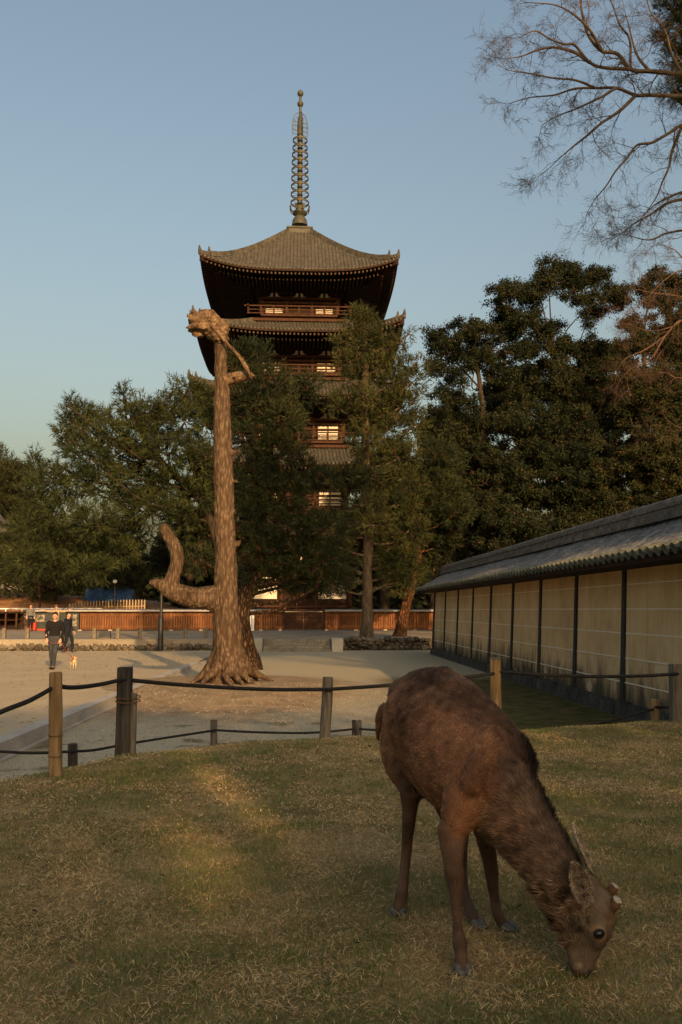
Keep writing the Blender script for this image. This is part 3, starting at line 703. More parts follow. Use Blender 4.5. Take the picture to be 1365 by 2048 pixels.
# gate in the middle
gate = empty('timber_gate', ((xG0 + xG1) / 2, FY, TZ)); tag(gate, 'dark brown slatted timber double gate with small roofed head in the middle of the fence', 'gate')
hw = (xG1 - xG0) / 2 - .15
for s_ in (-1, 1):
    mb = MB(); mb.box((s_ * hw - .09, -.12, 0), (s_ * hw + .09, .06, 1.55)); mb.build('post', M['wood_red'], gate)
    mb = MB(); x = .05
    while x < hw - .12: mb.box((s_ * x - .035, -.05, .1), (s_ * x + .035, -.01, .82)); mb.box((s_ * x - .03, -.05, .90), (s_ * x + .03, -.01, 1.12)); x += .13
    mb.box((min(s_ * .03, s_ * hw), -.008, .08), (max(s_ * .03, s_ * (hw - .1)), .03, 1.14)); mb.box((min(s_ * .03, s_ * (hw - .1)), -.07, .82), (max(s_ * .03, s_ * (hw - .1)), -.03, .90))
    mb.build('door', M['wood_red'], gate)
mb = MB(); mb.box((-hw, -.1, 1.2), (hw, .05, 1.33)); mb.box((-hw - .2, -.14, 1.42), (hw + .2, .08, 1.5)); mb.build('lintel', M['wood_red'], gate)
# dark notice board at the fence's left end
nb = empty('notice_board', (xL, FY, TZ)); tag(nb, 'dark grey notice board with framed posters closing the left end of the fence', 'notice board')
mb = MB(); mb.box((.05, -.06, .03), (3.0, .06, 1.16)); mb.build('board', noisy('dark_grey_board', [(.3, (.03, .033, .036)), (.7, (.055, .06, .062))], 3), nb)
pos = noisy('faded_poster', [(.42, (.05, .05, .05)), (.5, (.16, .14, .11)), (.6, (.30, .26, .2))], 6)
mb = MB(); mb.box((.22, -.075, .55), (.85, -.061, .98)); mb.build('poster', pos, nb)
mb = MB(); mb.box((2.55, -.075, .30), (2.80, -.061, 1.0)); mb.build('poster', pos, nb)
mb = MB()
for q in range(7): mb.box((2.60 + .02 * (q % 2), -.079, .36 + q * .085), (2.74, -.0755, .39 + q * .085))
mb.build('lettering', M['black'], nb)
mb = MB(); mb.box((.0, -.10, .03), (.06, .10, 1.17)); mb.build('post', M['wood_red'], nb)
rb = empty('fire_bucket_box', (xL + .25, FY - .3, TZ)); tag(rb, 'small bright red box on the ground at the foot of the notice board', 'box')
red = noisy('red_paint', [(.3, (.45, .045, .02)), (.7, (.60, .07, .03))], 8, rough=.5)
mb = MB(); mb.box((-.17, -.14, .05), (.17, .14, .48)); mb.build('box', red, rb)
mb = MB(); mb.box((-.19, -.16, .481), (.19, .16, .53)); mb.build('lid', red, rb)
mb = MB(); mb.box((-.15, -.12, 0), (-.09, .12, .049)); mb.box((.09, -.12, 0), (.15, .12, .049)); mb.build('foot', M['black'], rb)
mb = MB(); mb.box((.2, -.05, .03), (1.9, .02, .12)); tag(link('kerb_strip', mb.mesh('kerb_strip', red)), 'long low red strip along the foot of the notice board', 'strip').location = (xL + .3, FY - .2, TZ)
# white vertical sign with lettering, standing left of the gate
sx = float(at(502, 1245, 54.5)[0])
sg = empty('standing_sign', (sx, 54.5, TZ)); tag(sg, 'white upright sign with blue vertical lettering beside the fence gate', 'sign')
mb = MB(); mb.hexa([(-.20, -.02, .02), (.20, -.02, .02), (.20, .02, .02), (-.20, .02, .02), (-.14, .05, .98), (.20, .05, .98), (.20, .09, .98), (-.14, .09, .98)]); mb.build('panel', M['white'], sg)
mb = MB(); rr = random.Random(8)
for q in range(9):
    z = .12 + q * .092; yo = -.02 + .07 * z - .012
    mb.cbox((.06, yo, z), (.13, .006, .016)); mb.cbox((.06 + rr.uniform(-.03, .03), yo, z + .03), (.10, .006, .016)); mb.cbox((.06 + rr.uniform(-.04, .04), yo, z + .015), (.018, .006, .07))
mb.build('lettering', noisy('blue_lettering', [(.3, (.05, .08, .16)), (.7, (.08, .12, .2))], 5), sg)
mb = MB(); mb.bar((.0, .30, 0), (.0, .09, .9), .03, .03); mb.build('strut', M['wood_dark'], sg)

# ------------------------------------------------------------- steps and stone revetment of the terrace
def tx(px, Y): return float(at(px, 1290, Y)[0])
s0, s1 = tx(527, 38.6), tx(662, 38.6)
steps = empty('stone_steps', ((s0 + s1) / 2, 38.6, 0)); tag(steps, 'low flight of wide stone steps up to the terrace between two pale cheek blocks', 'steps')
cx = (s0 + s1) / 2
for q in range(4):
    mb = MB(); mb.box((s0 - cx, -.75 + q * .36, 0), (s1 - cx, .9, .125 * (q + 1) + .001 * q)); mb.build('step', M['stone'], steps)
for s_ in (s0 - .5 - cx, s1 + .02 - cx):
    mb = MB(); mb.box((s_, -.8, 0), (s_ + .48, .9, .56)); mb.build('cheek_block', M['granite'], steps)
def rubble(x0, x1, h, name, label, size, seed, yb=39.3):
    rr = random.Random(seed); V = []; Fs = []; mb = MB(); x = x0; rows_ = max(1, round(h / (size * .75)))
    for r_ in range(rows_):
        x = x0 + (r_ % 2) * size * .4
        while x < x1:
            wd = size * rr.uniform(.65, 1.35); hh = h / rows_
            hh2 = hh * rr.uniform(.75, 1.2); c = (x + wd / 2, yb - .08 + rr.uniform(-.06, .06), hh * (r_ + .5) + rr.uniform(-.05, .04))
            V_, F_ = MB().ball(c, (wd * .55, .2, hh * rr.uniform(.5, .66)), 8).arrays()
            V_ = V_ + np.array([[noise.noise(Vector(v * 5.0)) * .13, noise.noise(Vector(v * 5.0 + 9)) * .06, noise.noise(Vector(v * 6.0 + 5)) * .12] for v in V_])
            mb.add(V_, F_); x += wd
    o = mb.build(name, noisy(name + '_stone', [(.35, (.045, .038, .028)), (.5, (.11, .092, .068)), (.7, (.21, .175, .13))], 1.6, fine=(10, .4), bump=.5, dist=.04), None, False)
    tag(o, label, 'stone wall', 'rubble revetments of the terrace'); return o
rubble(s1 + .6, 10.5, .55, 'rubble_wall', 'knee-high rough cobble wall holding the terrace right of the steps', .26, 1)
rubble(-30, s0 - .6, .27, 'rubble_wall', 'low strip of rough stones edging the terrace left of the steps', .30, 2)
# ------------------------------------------------------------- rope fence on the mound
def post_thing(px, pyt, pyb, Y, wpx, matl, label, name='rope_post', topdx=0, square=False, extra=None, group='posts of the rope fence on the mound', buried=None):
    b = at(px, pyb, Y); t = at(px + topdx, pyt, Y); g = gz1(b[0], b[1]); r = wpx / 2 * pxm(Y)
    d = (t - b) / (t[2] - b[2]); b2 = b + d * (min(b[2], g) - .08 - b[2])
    o = empty(name, tuple(b2)); tag(o, label, 'post', group)
    mb = MB(); L = t - b2; V_, F_ = loft([(0, 0, 0), L * .33, L * .66, L * .985, L], [r * 1.05, r * 1.02, r, r * .99, r * .90], n=(4 if square else 14), sub=1, smooth=False)
    if square:
        V_, F_ = loft([(0, 0, 0), L * .33, L * .66, L * .985, L], [r * 1.38, r * 1.4, r * 1.36, r * 1.38, r * 1.28], n=4, sub=1, smooth=False)
        ang = R(45); c, s_ = math.cos(ang), math.sin(ang); base = np.outer(V_[:, 2] / L[2], L); q = V_ - base
        V_ = base + np.column_stack([q[:, 0] * c - q[:, 1] * s_, q[:, 0] * s_ + q[:, 1] * c, q[:, 2]])
    V_ = V_ + np.array([[noise.noise(Vector((v[0] * 30, v[1] * 30, v[2] * 4 + px))) * r * .14, noise.noise(Vector((v[0] * 30 + 9, v[1] * 30, v[2] * 4 + px))) * r * .14, 0] for v in V_])
    mb.add(V_, F_); mb.build('shaft', matl, o, True)
    if extra: extra(o, L, r, b2)
    return o, t, b2
wire = noisy('rusty_wire', [(.3, (.10, .045, .02)), (.7, (.18, .09, .04))], 20)
def wires(o, L, r, b):
    for f in (.30, .47):
        mb = MB(); c = L * f; pts = [c + np.array((math.cos(a) * r * 1.08, math.sin(a) * r * 1.08, 0)) for a in np.linspace(0, 2 * math.pi, 17)]; mb.tube(pts, [.003] * 17, 5)
        mb.build('wire_band', wire, o)
p1 = post_thing(111.5, 1344, 1560, 6.0, 25, M['post_tan'], 'round tan wooden post, thickest and leftmost of the rope fence', extra=wires)
def splint(o, L, r, b):
    mb = MB(); c = np.array((r * 1.35, -r * .25, 0)); V_, F_ = loft([c, L * .40 + c, L * .73 + c, L * .74 + c], [r * .5, r * .52, r * .5, r * .42], n=8, sub=1, smooth=False); mb.add(V_, F_)
    mb.build('side_stake', M['post_grey'], o)
    for f in (.66, .70):
        mb = MB(); cc = L * f + c * .4; pts = [cc + np.array((math.cos(a) * r * 1.75, math.sin(a) * r * 1.3, .01 * math.sin(a))) for a in np.linspace(0, 2 * math.pi, 17)]; mb.tube(pts, [.004] * 17, 5)
        mb.build('wire_band', wire, o)
p2 = post_thing(247, 1334, 1492, 7.0, 27, M['post_dark'], 'dark weathered square post with a shorter grey stake wired to its side', square=True, topdx=4, extra=splint)
p3 = post_thing(650, 1354, 1476, 7.75, 21, M['post_grey'], 'grey weathered round post leaning to the right, between the cut tree and the deer', topdx=7)
def cap(o, L, r, b):
    mb = MB(); mb.tube([L * .985, L * 1.004], [r * 1.12, r * 1.02], 14); mb.build('cap', M['post_grey'], o)
p4 = post_thing(993, 1316, 1470, 8.0, 21, M['post_tan'], "round tan post rising right behind the deer's back", extra=cap, topdx=-2)
p5 = post_thing(1353, 1328, 1456, 8.5, 22, M['post_grey'], 'grey cracked wooden post by the earthen wall, last of the rope fence', square=True)
G2 = 'short stakes of the low rope'
q1 = post_thing(146, 1487, 1530, 7.8, 19, M['post_dark'], 'short dark stump just right of the thick tan post', 'short_stake', group=G2)
q2 = post_thing(428, 1440, 1502, 9.4, 14, M['post_grey'], 'short grey-brown stake on the gravel below the cut tree', 'short_stake', group=G2, extra=cap)
q3 = post_thing(709, 1440, 1492, 9.6, 9, M['post_dark'], 'short dark stake of the touching pair next to the leaning post', 'short_stake', group=G2)
q3b = post_thing(719, 1440, 1492, 9.7, 10, M['post_grey'], 'short grey stake of the touching pair nearest the deer', 'short_stake', group=G2)
q4 = post_thing(1310, 1398, 1462, 8.9, 16, M['post_tan'], 'short tan stake at the foot of the earthen wall, left of the last grey post', 'short_stake', group=G2)
def rope(spans, r, label, grp):
    mb = MB()
    for pts in spans: 
        V_, F_ = loft([at(*p) for p in pts], r, n=8, sub=6); mb.add(V_, F_)
    o = mb.build('rope', M['rope'], None, True); tag(o, label, 'rope', grp); return o
rope([[(-90, 1470, 5.4), (0, 1425, 5.6), (60, 1401, 5.8), (111, 1373, 6.0)],
      [(111, 1372, 5.98), (150, 1375, 6.3), (200, 1369, 6.7), (245, 1359, 6.95)],
      [(249, 1359, 6.95), (330, 1367, 7.2), (430, 1374, 7.45), (540, 1379, 7.6), (650, 1379, 7.66)],
      [(652, 1379, 7.66), (760, 1372, 7.85), (870, 1362, 7.95), (990, 1347, 7.97)],
      [(992, 1343, 7.97), (1080, 1349, 8.1), (1180, 1353, 8.25), (1280, 1352, 8.4), (1353, 1348, 8.45)], [(1353, 1348, 8.45), (1450, 1352, 8.7), (1560, 1345, 8.9)]],
     .016, 'thick black rope sagging between the tall posts of the mound', 'ropes of the fence')
rope([[(-60, 1500, 7.6), (0, 1503, 7.65), (70, 1506, 7.7), (146, 1503, 7.75)], [(146, 1503, 7.75), (190, 1500, 8.0), (255, 1488, 8.6), (330, 1476, 9.0), (428, 1461, 9.35)],
      [(428, 1460, 9.35), (500, 1464, 9.4), (600, 1466, 9.5), (660, 1463, 9.5), (709, 1458, 9.55)],
      [(719, 1458, 9.55), (800, 1463, 9.5), (950, 1468, 9.4), (1080, 1466, 9.2), (1200, 1447, 9.0), (1309, 1418, 8.85)],
      [(1311, 1414, 8.85), (1340, 1415, 8.9), (1420, 1412, 9.0)]], .012, 'thin black rope strung low between the short stakes', 'ropes of the fence')
# ------------------------------------------------------------- lamp column, terrace bollards, dark box
bp = onz(321, 1301, .03)
lp = empty('lamp_column', tuple(bp)); tag(lp, 'slim black metal column on the gravel, rising behind the hooked limb', 'lamp column')
k = bp[1] / F
mb = MB(); mb.lathe([(.14, 0), (.14, .05), (5.2 * k, .06), (5.2 * k, 62 * k), (4.2 * k, 64 * k), (3.2 * k, 66 * k), (3.0 * k, 116 * k)], n=16); mb.build('column', M['black'], lp, True)
mb = MB(); mb.lathe([(3.3 * k, 116 * k), (3.5 * k, 117 * k), (3.5 * k, 121 * k), (1.5 * k, 123 * k)], n=16); mb.build('cap', M['black'], lp, True)
mb = MB(); mb.box((-.03, -.155, .5), (.03, -.12, .72)); mb.build('hatch', M['black'], lp)
specs = [(8, 'far left, clear of the dark stall'), (55, 'left of the man with the dog'), (189, 'just left of the dark box'), (236, 'just right of the dark box'), (280, 'third to the right of the suited man'), (371, 'right of the black lamp column'), (412, 'half hidden beside the cut tree')]
for px, wh in specs:
    b = onz(px, 1290, TZ); b = at(px, 1286, 40.3); b[2] = TZ
    o = empty('bollard', tuple(b)); tag(o, 'short square wooden bollard on the terrace edge, ' + wh, 'bollard', 'wooden bollards on the terrace edge')
    mb = MB(); mb.box((-.075, -.075, 0), (.075, .075, .44)); mb.build('post', M['post_grey'], o)
    mb = MB(); mb.hexa([(-.085, -.085, .441), (.085, -.085, .441), (.085, .085, .441), (-.085, .085, .441), (-.06, -.06, .48), (.06, -.06, .48), (.06, .06, .48), (-.06, .06, .48)]); mb.build('cap', M['post_grey'], o)
b = at(210, 1280, 40.8); o = empty('low_sign_box', (b[0], b[1], TZ)); tag(o, 'squat dark grey metal box sitting on the terrace between two bollards', 'box')
dk = noisy('dark_grey_metal', [(.3, (.025, .028, .03)), (.7, (.05, .053, .055))], 4, rough=.5)
mb = MB(); mb.hexa([(-.26, -.15, .02), (.26, -.15, .02), (.26, .15, .02), (-.26, .15, .02), (-.23, -.05, .32), (.23, -.05, .32), (.23, .12, .32), (-.23, .12, .32)]); mb.build('case', dk, o)
mb = MB(); mb.box((-.27, -.16, 0), (.27, .16, .019)); mb.build('plinth', M['stone'], o)
# ------------------------------------------------------------- far left: stall, white rail, stake fence, lamp, small roof, tarpaulin
b = at(12, 1248, 60); o = empty('market_stall', (b[0] - .3, 60, .62)); tag(o, 'low dark open-fronted stall with flat roof at the far left', 'stall')
mb = MB(); mb.box((-2.6, -.8, .95), (1.35, .8, 1.05)); mb.build('roof', M['wood_dark'], o)
mb = MB(); mb.box((-2.5, .6, 0), (1.25, .7, .94)); mb.build('back_panel', M['wood_dark'], o)
for x in (-1.8, -1.0, -.2, .5, 1.2):
    mb = MB(); mb.box((x - .05, -.7, 0), (x + .05, -.6, .949)); mb.build('post', M['wood_red'], o)
mb = MB(); mb.box((-2.4, -.55, .45), (1.15, .55, .5)); mb.build('counter', M['wood_dark'], o)
rail = empty('handrail', (float(at(-20, 1218, 62)[0]), 62, .75)); tag(rail, 'pale metal handrail running behind the stall and the notice board', 'handrail')
x1 = float(at(205, 1218, 62)[0]) - float(at(-20, 1218, 62)[0])
mb = MB(); mb.tube([(0, 0, 1.10), (x1, 0, 1.10)], [.05, .05], 8); mb.tube([(0, 0, .55), (x1, 0, .55)], [.03, .03], 8); mb.build('rail', M['white'], rail)
for q in range(8):
    mb = MB(); mb.box((x1 * q / 7 - .035, -.035, -.3), (x1 * q / 7 + .035, .035, 1.1)); mb.build('post', M['white'], rail)
pf = empty('stake_fence', (float(at(150, 1215, 64)[0]), 64, 1.0)); tag(pf, 'curving fence of pale pointed wooden stakes at the foot of the bank', 'stake fence')
pale_wood = noisy('pale_stake_wood', [(.3, (.26, .19, .11)), (.7, (.42, .33, .21))], 3)
mb = MB(); 
for q in range(26):
    t_ = q / 25; px = 140 + 150 * t_; Yq = 64 + 5 * t_; topy = 1209 - 6 * math.sin(min(1, t_ * 2) * 1.57) - 2 * (t_ > .55)
    a = at(px, topy, Yq) - np.array(pf.location); lo = a.copy(); lo[2] = -.4
    mb.box((a[0] - .05, a[1] - .03, lo[2]), (a[0] + .05, a[1] + .03, a[2])); mb.add([(a[0] - .05, a[1] - .03, a[2]), (a[0] + .05, a[1] - .03, a[2]), (a[0] + .05, a[1] + .03, a[2]), (a[0] - .05, a[1] + .03, a[2]), (a[0], a[1], a[2] + .09)], [(0, 1, 4), (1, 2, 4), (2, 3, 4), (3, 0, 4)])
mb.build('stake_row', pale_wood, pf)
mb = MB(); a = at(140, 1216, 64.05) - np.array(pf.location); c = at(290, 1212, 69.05) - np.array(pf.location); mb.bar(a, c, .04, .08); mb.build('rail', pale_wood, pf)
b = at(229, 1215, 63); o = empty('globe_lamp', (b[0], 63, 1.0)); tag(o, 'thin park lamp with small white globe under the pines', 'lamp')
zt = float(at(229, 1163, 63)[2]) - 1.0
mb = MB(); mb.tube([(0, 0, -.3), (0, 0, zt - .12)], [.06, .04], 8); mb.build('pole', M['black'], o)
mb = MB(); mb.ball((0, 0, zt), .15, 12); mb.build('globe', M['white'], o, True)
# tarpaulin on the bank
b = at(222, 1195, 72)
blue = noisy('blue_tarpaulin', [(.35, (.012, .026, .055)), (.65, (.035, .07, .13))], 1.2, rough=.5, bump=.5, bscale=3, dist=.1)
V = []; Q = []
nx = 14
for j in range(5):
    for i_ in range(nx):
        x = -1.9 + 3.8 * i_ / (nx - 1); z = 1.05 * (1 - abs(j - 2) / 2) ** .8 + .12 * math.sin(i_ * 1.7 + j); V.append((x, (j - 2) * .7, max(-.1, z)))
for j in range(4):
    for i_ in range(nx - 1): Q.append((j * nx + i_, j * nx + i_ + 1, (j + 1) * nx + i_ + 1, (j + 1) * nx + i_))
o = link('tarpaulin', mesh_np('tarpaulin', V, np.array(Q), [blue], smooth=True)); o.location = (b[0], 72, float(at(222, 1203, 72)[2])); tag(o, 'blue tarpaulin draped over a heap under the pines on the bank', 'tarpaulin')
# corner of a temple roof peeping in at the left edge
b = at(14, 1050, 80); o = empty('temple_hall', (b[0] - 5, 86, .8)); tag(o, 'upturned grey roof corner of a hall peeping in behind the far left pines', 'building')
h = float(at(8, 1068, 80)[2]) - .8
mb = MB(); mb.box((-8, -3, 0), (3.0, 6, h - .6)); mb.build('wall', M['plaster'], o)
rx = 5.0; V = []; Q = []
for j in range(8):
    t_ = j / 7
    for i_ in range(24):
        s_ = i_ / 23; x = -10 + (rx + 10) * s_ - t_ * 3.0 * s_; y = -6 + 6 * t_; z = h - .1 + 2.6 * t_ ** 1.3 + .7 * s_ ** 10 * (1 - t_) ** 2; V.append((x, y, z))
for j in range(7):
    for i_ in range(23): Q.append((j * 24 + i_, j * 24 + i_ + 1, (j + 1) * 24 + i_ + 1, (j + 1) * 24 + i_))
for j in range(7):
    pass
n0 = len(V)
for j in range(8):
    for i_ in range(24):
        x, y, z = V[j * 24 + i_]; V.append((x, y, z - .35))
Q2 = [tuple(n0 + a for a in f[::-1]) for f in Q]
edge = [(i_, i_ + 1, n0 + i_ + 1, n0 + i_) [::-1] for i_ in range(23)] + [(j * 24 + 23, (j + 1) * 24 + 23, n0 + (j + 1) * 24 + 23, n0 + j * 24 + 23)[::-1] for j in range(7)]
ro = link('roof', mesh_np('roof', V, np.array(Q + Q2 + edge), [M['tile_lit']], smooth=False), o)
mb = MB(); a = V[23]; mb.bar(V[7 * 24 + 23], a, .35, .4); V_, F_ = loft([np.array(a), np.array(a) + (.2, -.1, .5), np.array(a) + (.25, -.15, .95)], [.25, .16, .04], n=8, sub=3); mb.add(V_, F_); mb.build('ridge', M['tile_lit'], ro)
# ------------------------------------------------------------- people
hairm = noisy('black_hair', [(.3, (.008, .007, .007)), (.7, (.025, .02, .018))], 30, rough=.6, bump=.5)
def cloth(name, c, v=.25): return noisy(name, [(.3, tuple(q * (1 - v) for q in c)), (.7, tuple(q * (1 + v) for q in c))], 6, rough=.9, bump=.4, bscale=14, dist=.01)
def limb(mb, pts, rad, n=10):
    V_, F_ = loft(pts, rad, n=n, sub=4); mb.add(V_, F_)
def person(loc, rz, J, clothes, label, height=1.7, group=None, hair=True, shoe=None, vox=.018):
    """J: joint positions (x right, -y front). One continuous body; clothing and hair are children"""
    s = height / 1.7
    o = empty('person', loc, rz); o.scale = (s, s, s); tag(o, label, 'person', group)
    J = {k: np.array(v, float) for k, v in J.items()}
    hd = J['head']; nk = J['neck']; hp = J['hip']; ch = J['chest']
    b = MB()
    b.ball(hd, (.075, .092, .115), 14); limb(b, [hd + (0, -.035, -.03), hd + (0, -.05, -.085)], [.055, .035]); b.ball(hd + (0, -.095, -.012), (.014, .02, .022), 8)
    for e in (-1, 1): b.ball(hd + (e * .078, .005, -.01), (.013, .022, .032), 8)
    b.ball(hd + (0, -.088, -.055), (.026, .014, .009), 8)
    limb(b, [hd + (0, .01, -.06), nk, ch], [.055, .055, .09]); 
    V_, F_ = loft([nk + (0, 0, -.04), ch, (ch + hp) / 2, hp + (0, 0, .04), hp + (0, 0, -.08)], [.10, .165, .14, .15, .11], [.07, .11, .10, .105, .09], n=14, ref=(0, 1, 0)); b.add(V_, F_)
    for e in ('l', 'r'):
        sh, el, wr = J['sh' + e], J['el' + e], J['wr' + e]; limb(b, [nk * .5 + sh * .5, sh, (sh + el) / 2, el, (el + wr) / 2, wr], [.05, .055, .046, .036, .036, .024])
        d = wr - el; d /= np.linalg.norm(d); side = np.cross(d, (0, 1, 0)); side /= np.linalg.norm(side) + 1e-9; fwd = np.cross(side, d)
        c = wr + d * .05; V_, F_ = loft([wr - d * .01, c, wr + d * .095], [.026, .040, .036], [.018, .016, .014], n=10, ref=side * 0 + fwd); b.add(V_, F_)
        for q, (off, ln) in enumerate(((-.028, .062), (-.010, .074), (.010, .070), (.028, .055))):
            p0 = wr + d * .085 + side * off; limb(b, [p0, p0 + d * ln * .5 + fwd * .006, p0 + d * ln * .85 - fwd * .02], [.0085, .008, .006], 6)
        p0 = wr + d * .03 + side * .03; limb(b, [p0, p0 + side * .02 + d * .03 - fwd * .01, p0 + side * .025 + d * .06 - fwd * .02], [.011, .010, .007], 6)
        hj, kn, an = hp + (.09 if e == 'l' else -.09, 0, -.02), J['kn' + e], J['an' + e]
        limb(b, [hj, (hj + kn) / 2, kn, kn * .65 + an * .35, an], [.085, .078, .052, .052, .034]); limb(b, [an, J['to' + e]], [.036, .026])
    V_, F_, _ = remeshed(b, vox * .55, 1)
    link('body', mesh_np('body', V_, F_, [M['skin']]), o)
    em = MB()
    for e in (-1, 1): em.ball(hd + (e * .03, -.083, .008), (.011, .007, .006), 8)
    em.build('eye_pair', hairm, o, True)
    if hair:
        h = MB(); h.ball(hd + (0, .028, .040), (.083, .090, .095), 16); h.ball(hd + (0, .055, -.02), (.076, .055, .080), 12)
        for e in (-1, 1): h.ball(hd + (e * .070, .015, .03), (.018, .042, .045), 8)
        for q in range(9): h.ball(hd + (-.056 + q * .014, -.068 + .002 * abs(q - 4), .080 - .004 * (q % 3)), (.014, .018, .026), 6)
        V_, F_, _ = remeshed(h, .011, 1); V_ += np.array([[noise.noise(Vector(v * 40)) * .008] * 3 for v in V_]); link('hair', mesh_np('hair', V_, F_, [hairm]), o)
    for kind, m in clothes:
        c = MB(); 
        if kind in ('sweater', 'jacket'):
            V_, F_ = loft([nk + (0, .012, -.015), nk + (0, .012, -.065), ch + (0, 0, .02), (ch + hp) / 2, hp + (0, 0, -.02 if kind == 'sweater' else -.13)], [.062, .150, .176, .155, .160 if kind == 'sweater' else .172], [.062, .094, .118, .112, .118], n=16, ref=(0, 1, 0)); c.add(V_, F_)
            for e in ('l', 'r'):
                sh, el, wr = J['sh' + e], J['el' + e], J['wr' + e]; limb(c, [nk * .45 + sh * .55 + (0, 0, -.02), sh, (sh + el) / 2, el, (el + wr) / 2, wr * .93 + el * .07], [.072, .074, .060, .048, .044, .036])
        if kind == 'trousers':
            V_, F_ = loft([hp + (0, 0, .08), hp, hp + (0, 0, -.10)], [.155, .172, .15], [.112, .122, .115], n=14, ref=(0, 1, 0)); c.add(V_, F_)
            for e in ('l', 'r'):
                hj, kn, an = hp + (.088 if e == 'l' else -.088, 0, -.03), J['kn' + e], J['an' + e]; limb(c, [hj, (hj + kn) / 2, kn, kn * .5 + an * .5, an + (0, 0, .0)], [.10, .090, .072, .065, .060])
        if kind == 'shirt_collar':
            c.prism([(-.05, 0), (0, -.095), (.05, 0), (.03, .02), (-.03, .02)], -.112, -.075, lambda u, v, w_: nk + np.array((u, w_ + .0 + (v + .095) * .55, v - .045)))
        if kind == 'shoes':
            for e in ('l', 'r'):
                an, to = J['an' + e], J['to' + e]; V_, F_ = loft([an + (0, .03, -.045), an + (0, 0, -.035), an * .5 + to * .5 + (0, 0, -.008), to, to + (to - an) * .12], [.036, .045, .046, .044, .02], [.034, .045, .038, .028, .015], n=10, ref=(0, 0, 1)); c.add(V_, F_)
        if kind == 'hat':
            c.ball(hd + (0, 0, .07), (.10, .11, .085), 12); c.lathe([(.10, .045), (.16, .05), (.16, .06), (.09, .08)], tuple(hd), 14)
        if kind == 'backpack':
            c.ball(ch + (0, .22, -.10), (.16, .11, .22), 12)
        if kind in ('shirt_collar',): c.build(kind, m, o); continue
        V_, F_, _ = remeshed(c, vox, 2)
        if kind in ('sweater', 'jacket', 'trousers'):
            V_ += np.array([noise.noise_vector(Vector((v[0] * 14, v[1] * 14, v[2] * 9))) * .011 for v in V_])
        link(kind, mesh_np(kind, V_, F_, [m]), o)
    return o
base = dict(head=(0, -.01, 1.575), neck=(0, .01, 1.44), chest=(0, .01, 1.25), hip=(0, .01, .93), shl=(.175, .015, 1.37), shr=(-.175, .015, 1.37), ell=(.235, .03, 1.11), elr=(-.235, .03, 1.11),
            wrl=(.225, -.05, .89), wrr=(-.225, -.05, .89), knl=(.09, -.02, .50), knr=(-.09, -.02, .50), anl=(.10, .02, .085), anr=(-.10, .02, .085), tol=(.12, -.14, .035), tor=(-.12, -.14, .035))
navy = cloth('black_knit', (.010, .010, .011)); jeans = cloth('grey_blue_denim', (.035, .040, .048), .4); suit = cloth('dark_navy_suit', (.010, .012, .018)); shoe = cloth('brown_black_leather', (.018, .013, .010))
tan = cloth('tan_cloth', (.33, .26, .16)); yel = cloth('pale_yellow_cloth', (.60, .45, .22)); greyc = cloth('grey_cloth', (.12, .115, .11))
J = dict(base); J.update(knl=(.045, -.10, .52), anl=(.00, -.06, .085), tol=(.03, -.22, .03), knr=(-.075, .0, .50), anr=(-.045, .06, .085), tor=(-.07, -.10, .03), wrr=(-.20, -.10, .90), wrl=(.20, -.12, .88), elr=(-.245, .04, 1.10), ell=(.245, .04, 1.10))
gp = onz(107, 1339, .07)
man = person((gp[0], gp[1], .072), R(4), J, [('sweater', navy), ('trousers', jeans), ('shirt_collar', M['white']), ('shoes', shoe)], 'young man in black V-neck sweater and grey jeans walking forward with a dog leash', 1.66)
J2 = dict(base); J2.update(knl=(.08, -.16, .53), anl=(.08, -.20, .10), tol=(.08, -.37, .06), knr=(-.08, .02, .50), anr=(-.08, .20, .12), tor=(-.08, .06, .03), wrl=(.22, -.14, .86), wrr=(-.22, .08, .84))
g2 = onz(135, 1305, .03)
person((g2[0], g2[1], .035), R(68), J2, [('jacket', suit), ('trousers', suit), ('shirt_collar', M['white']), ('shoes', shoe)], 'man in dark suit walking to the right behind the young man with the dog', 1.66)
bag = empty('briefcase', (g2[0] - .28, g2[1] - .12, .42)); bag.rotation_euler = (0, 0, R(68)); tag(bag, "black shoulder bag hanging at the suited man's left side", 'bag')
mb = MB(); mb.hexa([(-.20, -.06, 0), (.20, -.06, 0), (.20, .06, 0), (-.20, .06, 0), (-.18, -.04, .30), (.18, -.04, .30), (.18, .04, .30), (-.18, .04, .30)]); mb.build('case', M['black'], bag)
mb = MB(); mb.tube([(-.12, 0, .30), (-.08, 0, .42), (.08, 0, .42), (.12, 0, .30)], [.012] * 4, 6); mb.build('handle', M['black'], bag)
# person behind with both arms held straight out
J3 = dict(base); J3.update(shl=(.18, .01, 1.38), shr=(-.18, .01, 1.38), ell=(.46, .0, 1.36), elr=(-.46, .0, 1.36), wrl=(.72, -.02, 1.44), wrr=(-.72, -.02, 1.44))
g3_ = at(105, 1300, 44); person((g3_[0], 44.5, TZ), 0, J3, [('sweater', tan), ('trousers', greyc), ('shoes', shoe)], 'person in tan jacket holding both arms straight out, half hidden behind the young man', 1.50)
g4 = at(61, 1250, 53.8); person((g4[0], 53.8, TZ), R(20), base, [('jacket', greyc), ('trousers', suit), ('shoes', shoe), ('backpack', suit)], 'visitor with dark backpack standing at the left end of the notice board', 1.62)
g5 = at(113, 1222, 60); person((g5[0], 60, .47), R(-10), base, [('sweater', yel), ('trousers', greyc), ('shoes', shoe), ('hat', yel)], 'visitor in pale yellow top and hat seen over the notice board', 1.62, hair=True)
g6 = at(132, 1222, 59.2); person((g6[0], 59.2, .46), R(170), base, [('sweater', suit), ('trousers', greyc), ('shoes', shoe)], 'dark-haired visitor in dark top seen over the notice board, right of the yellow hat', 1.64)
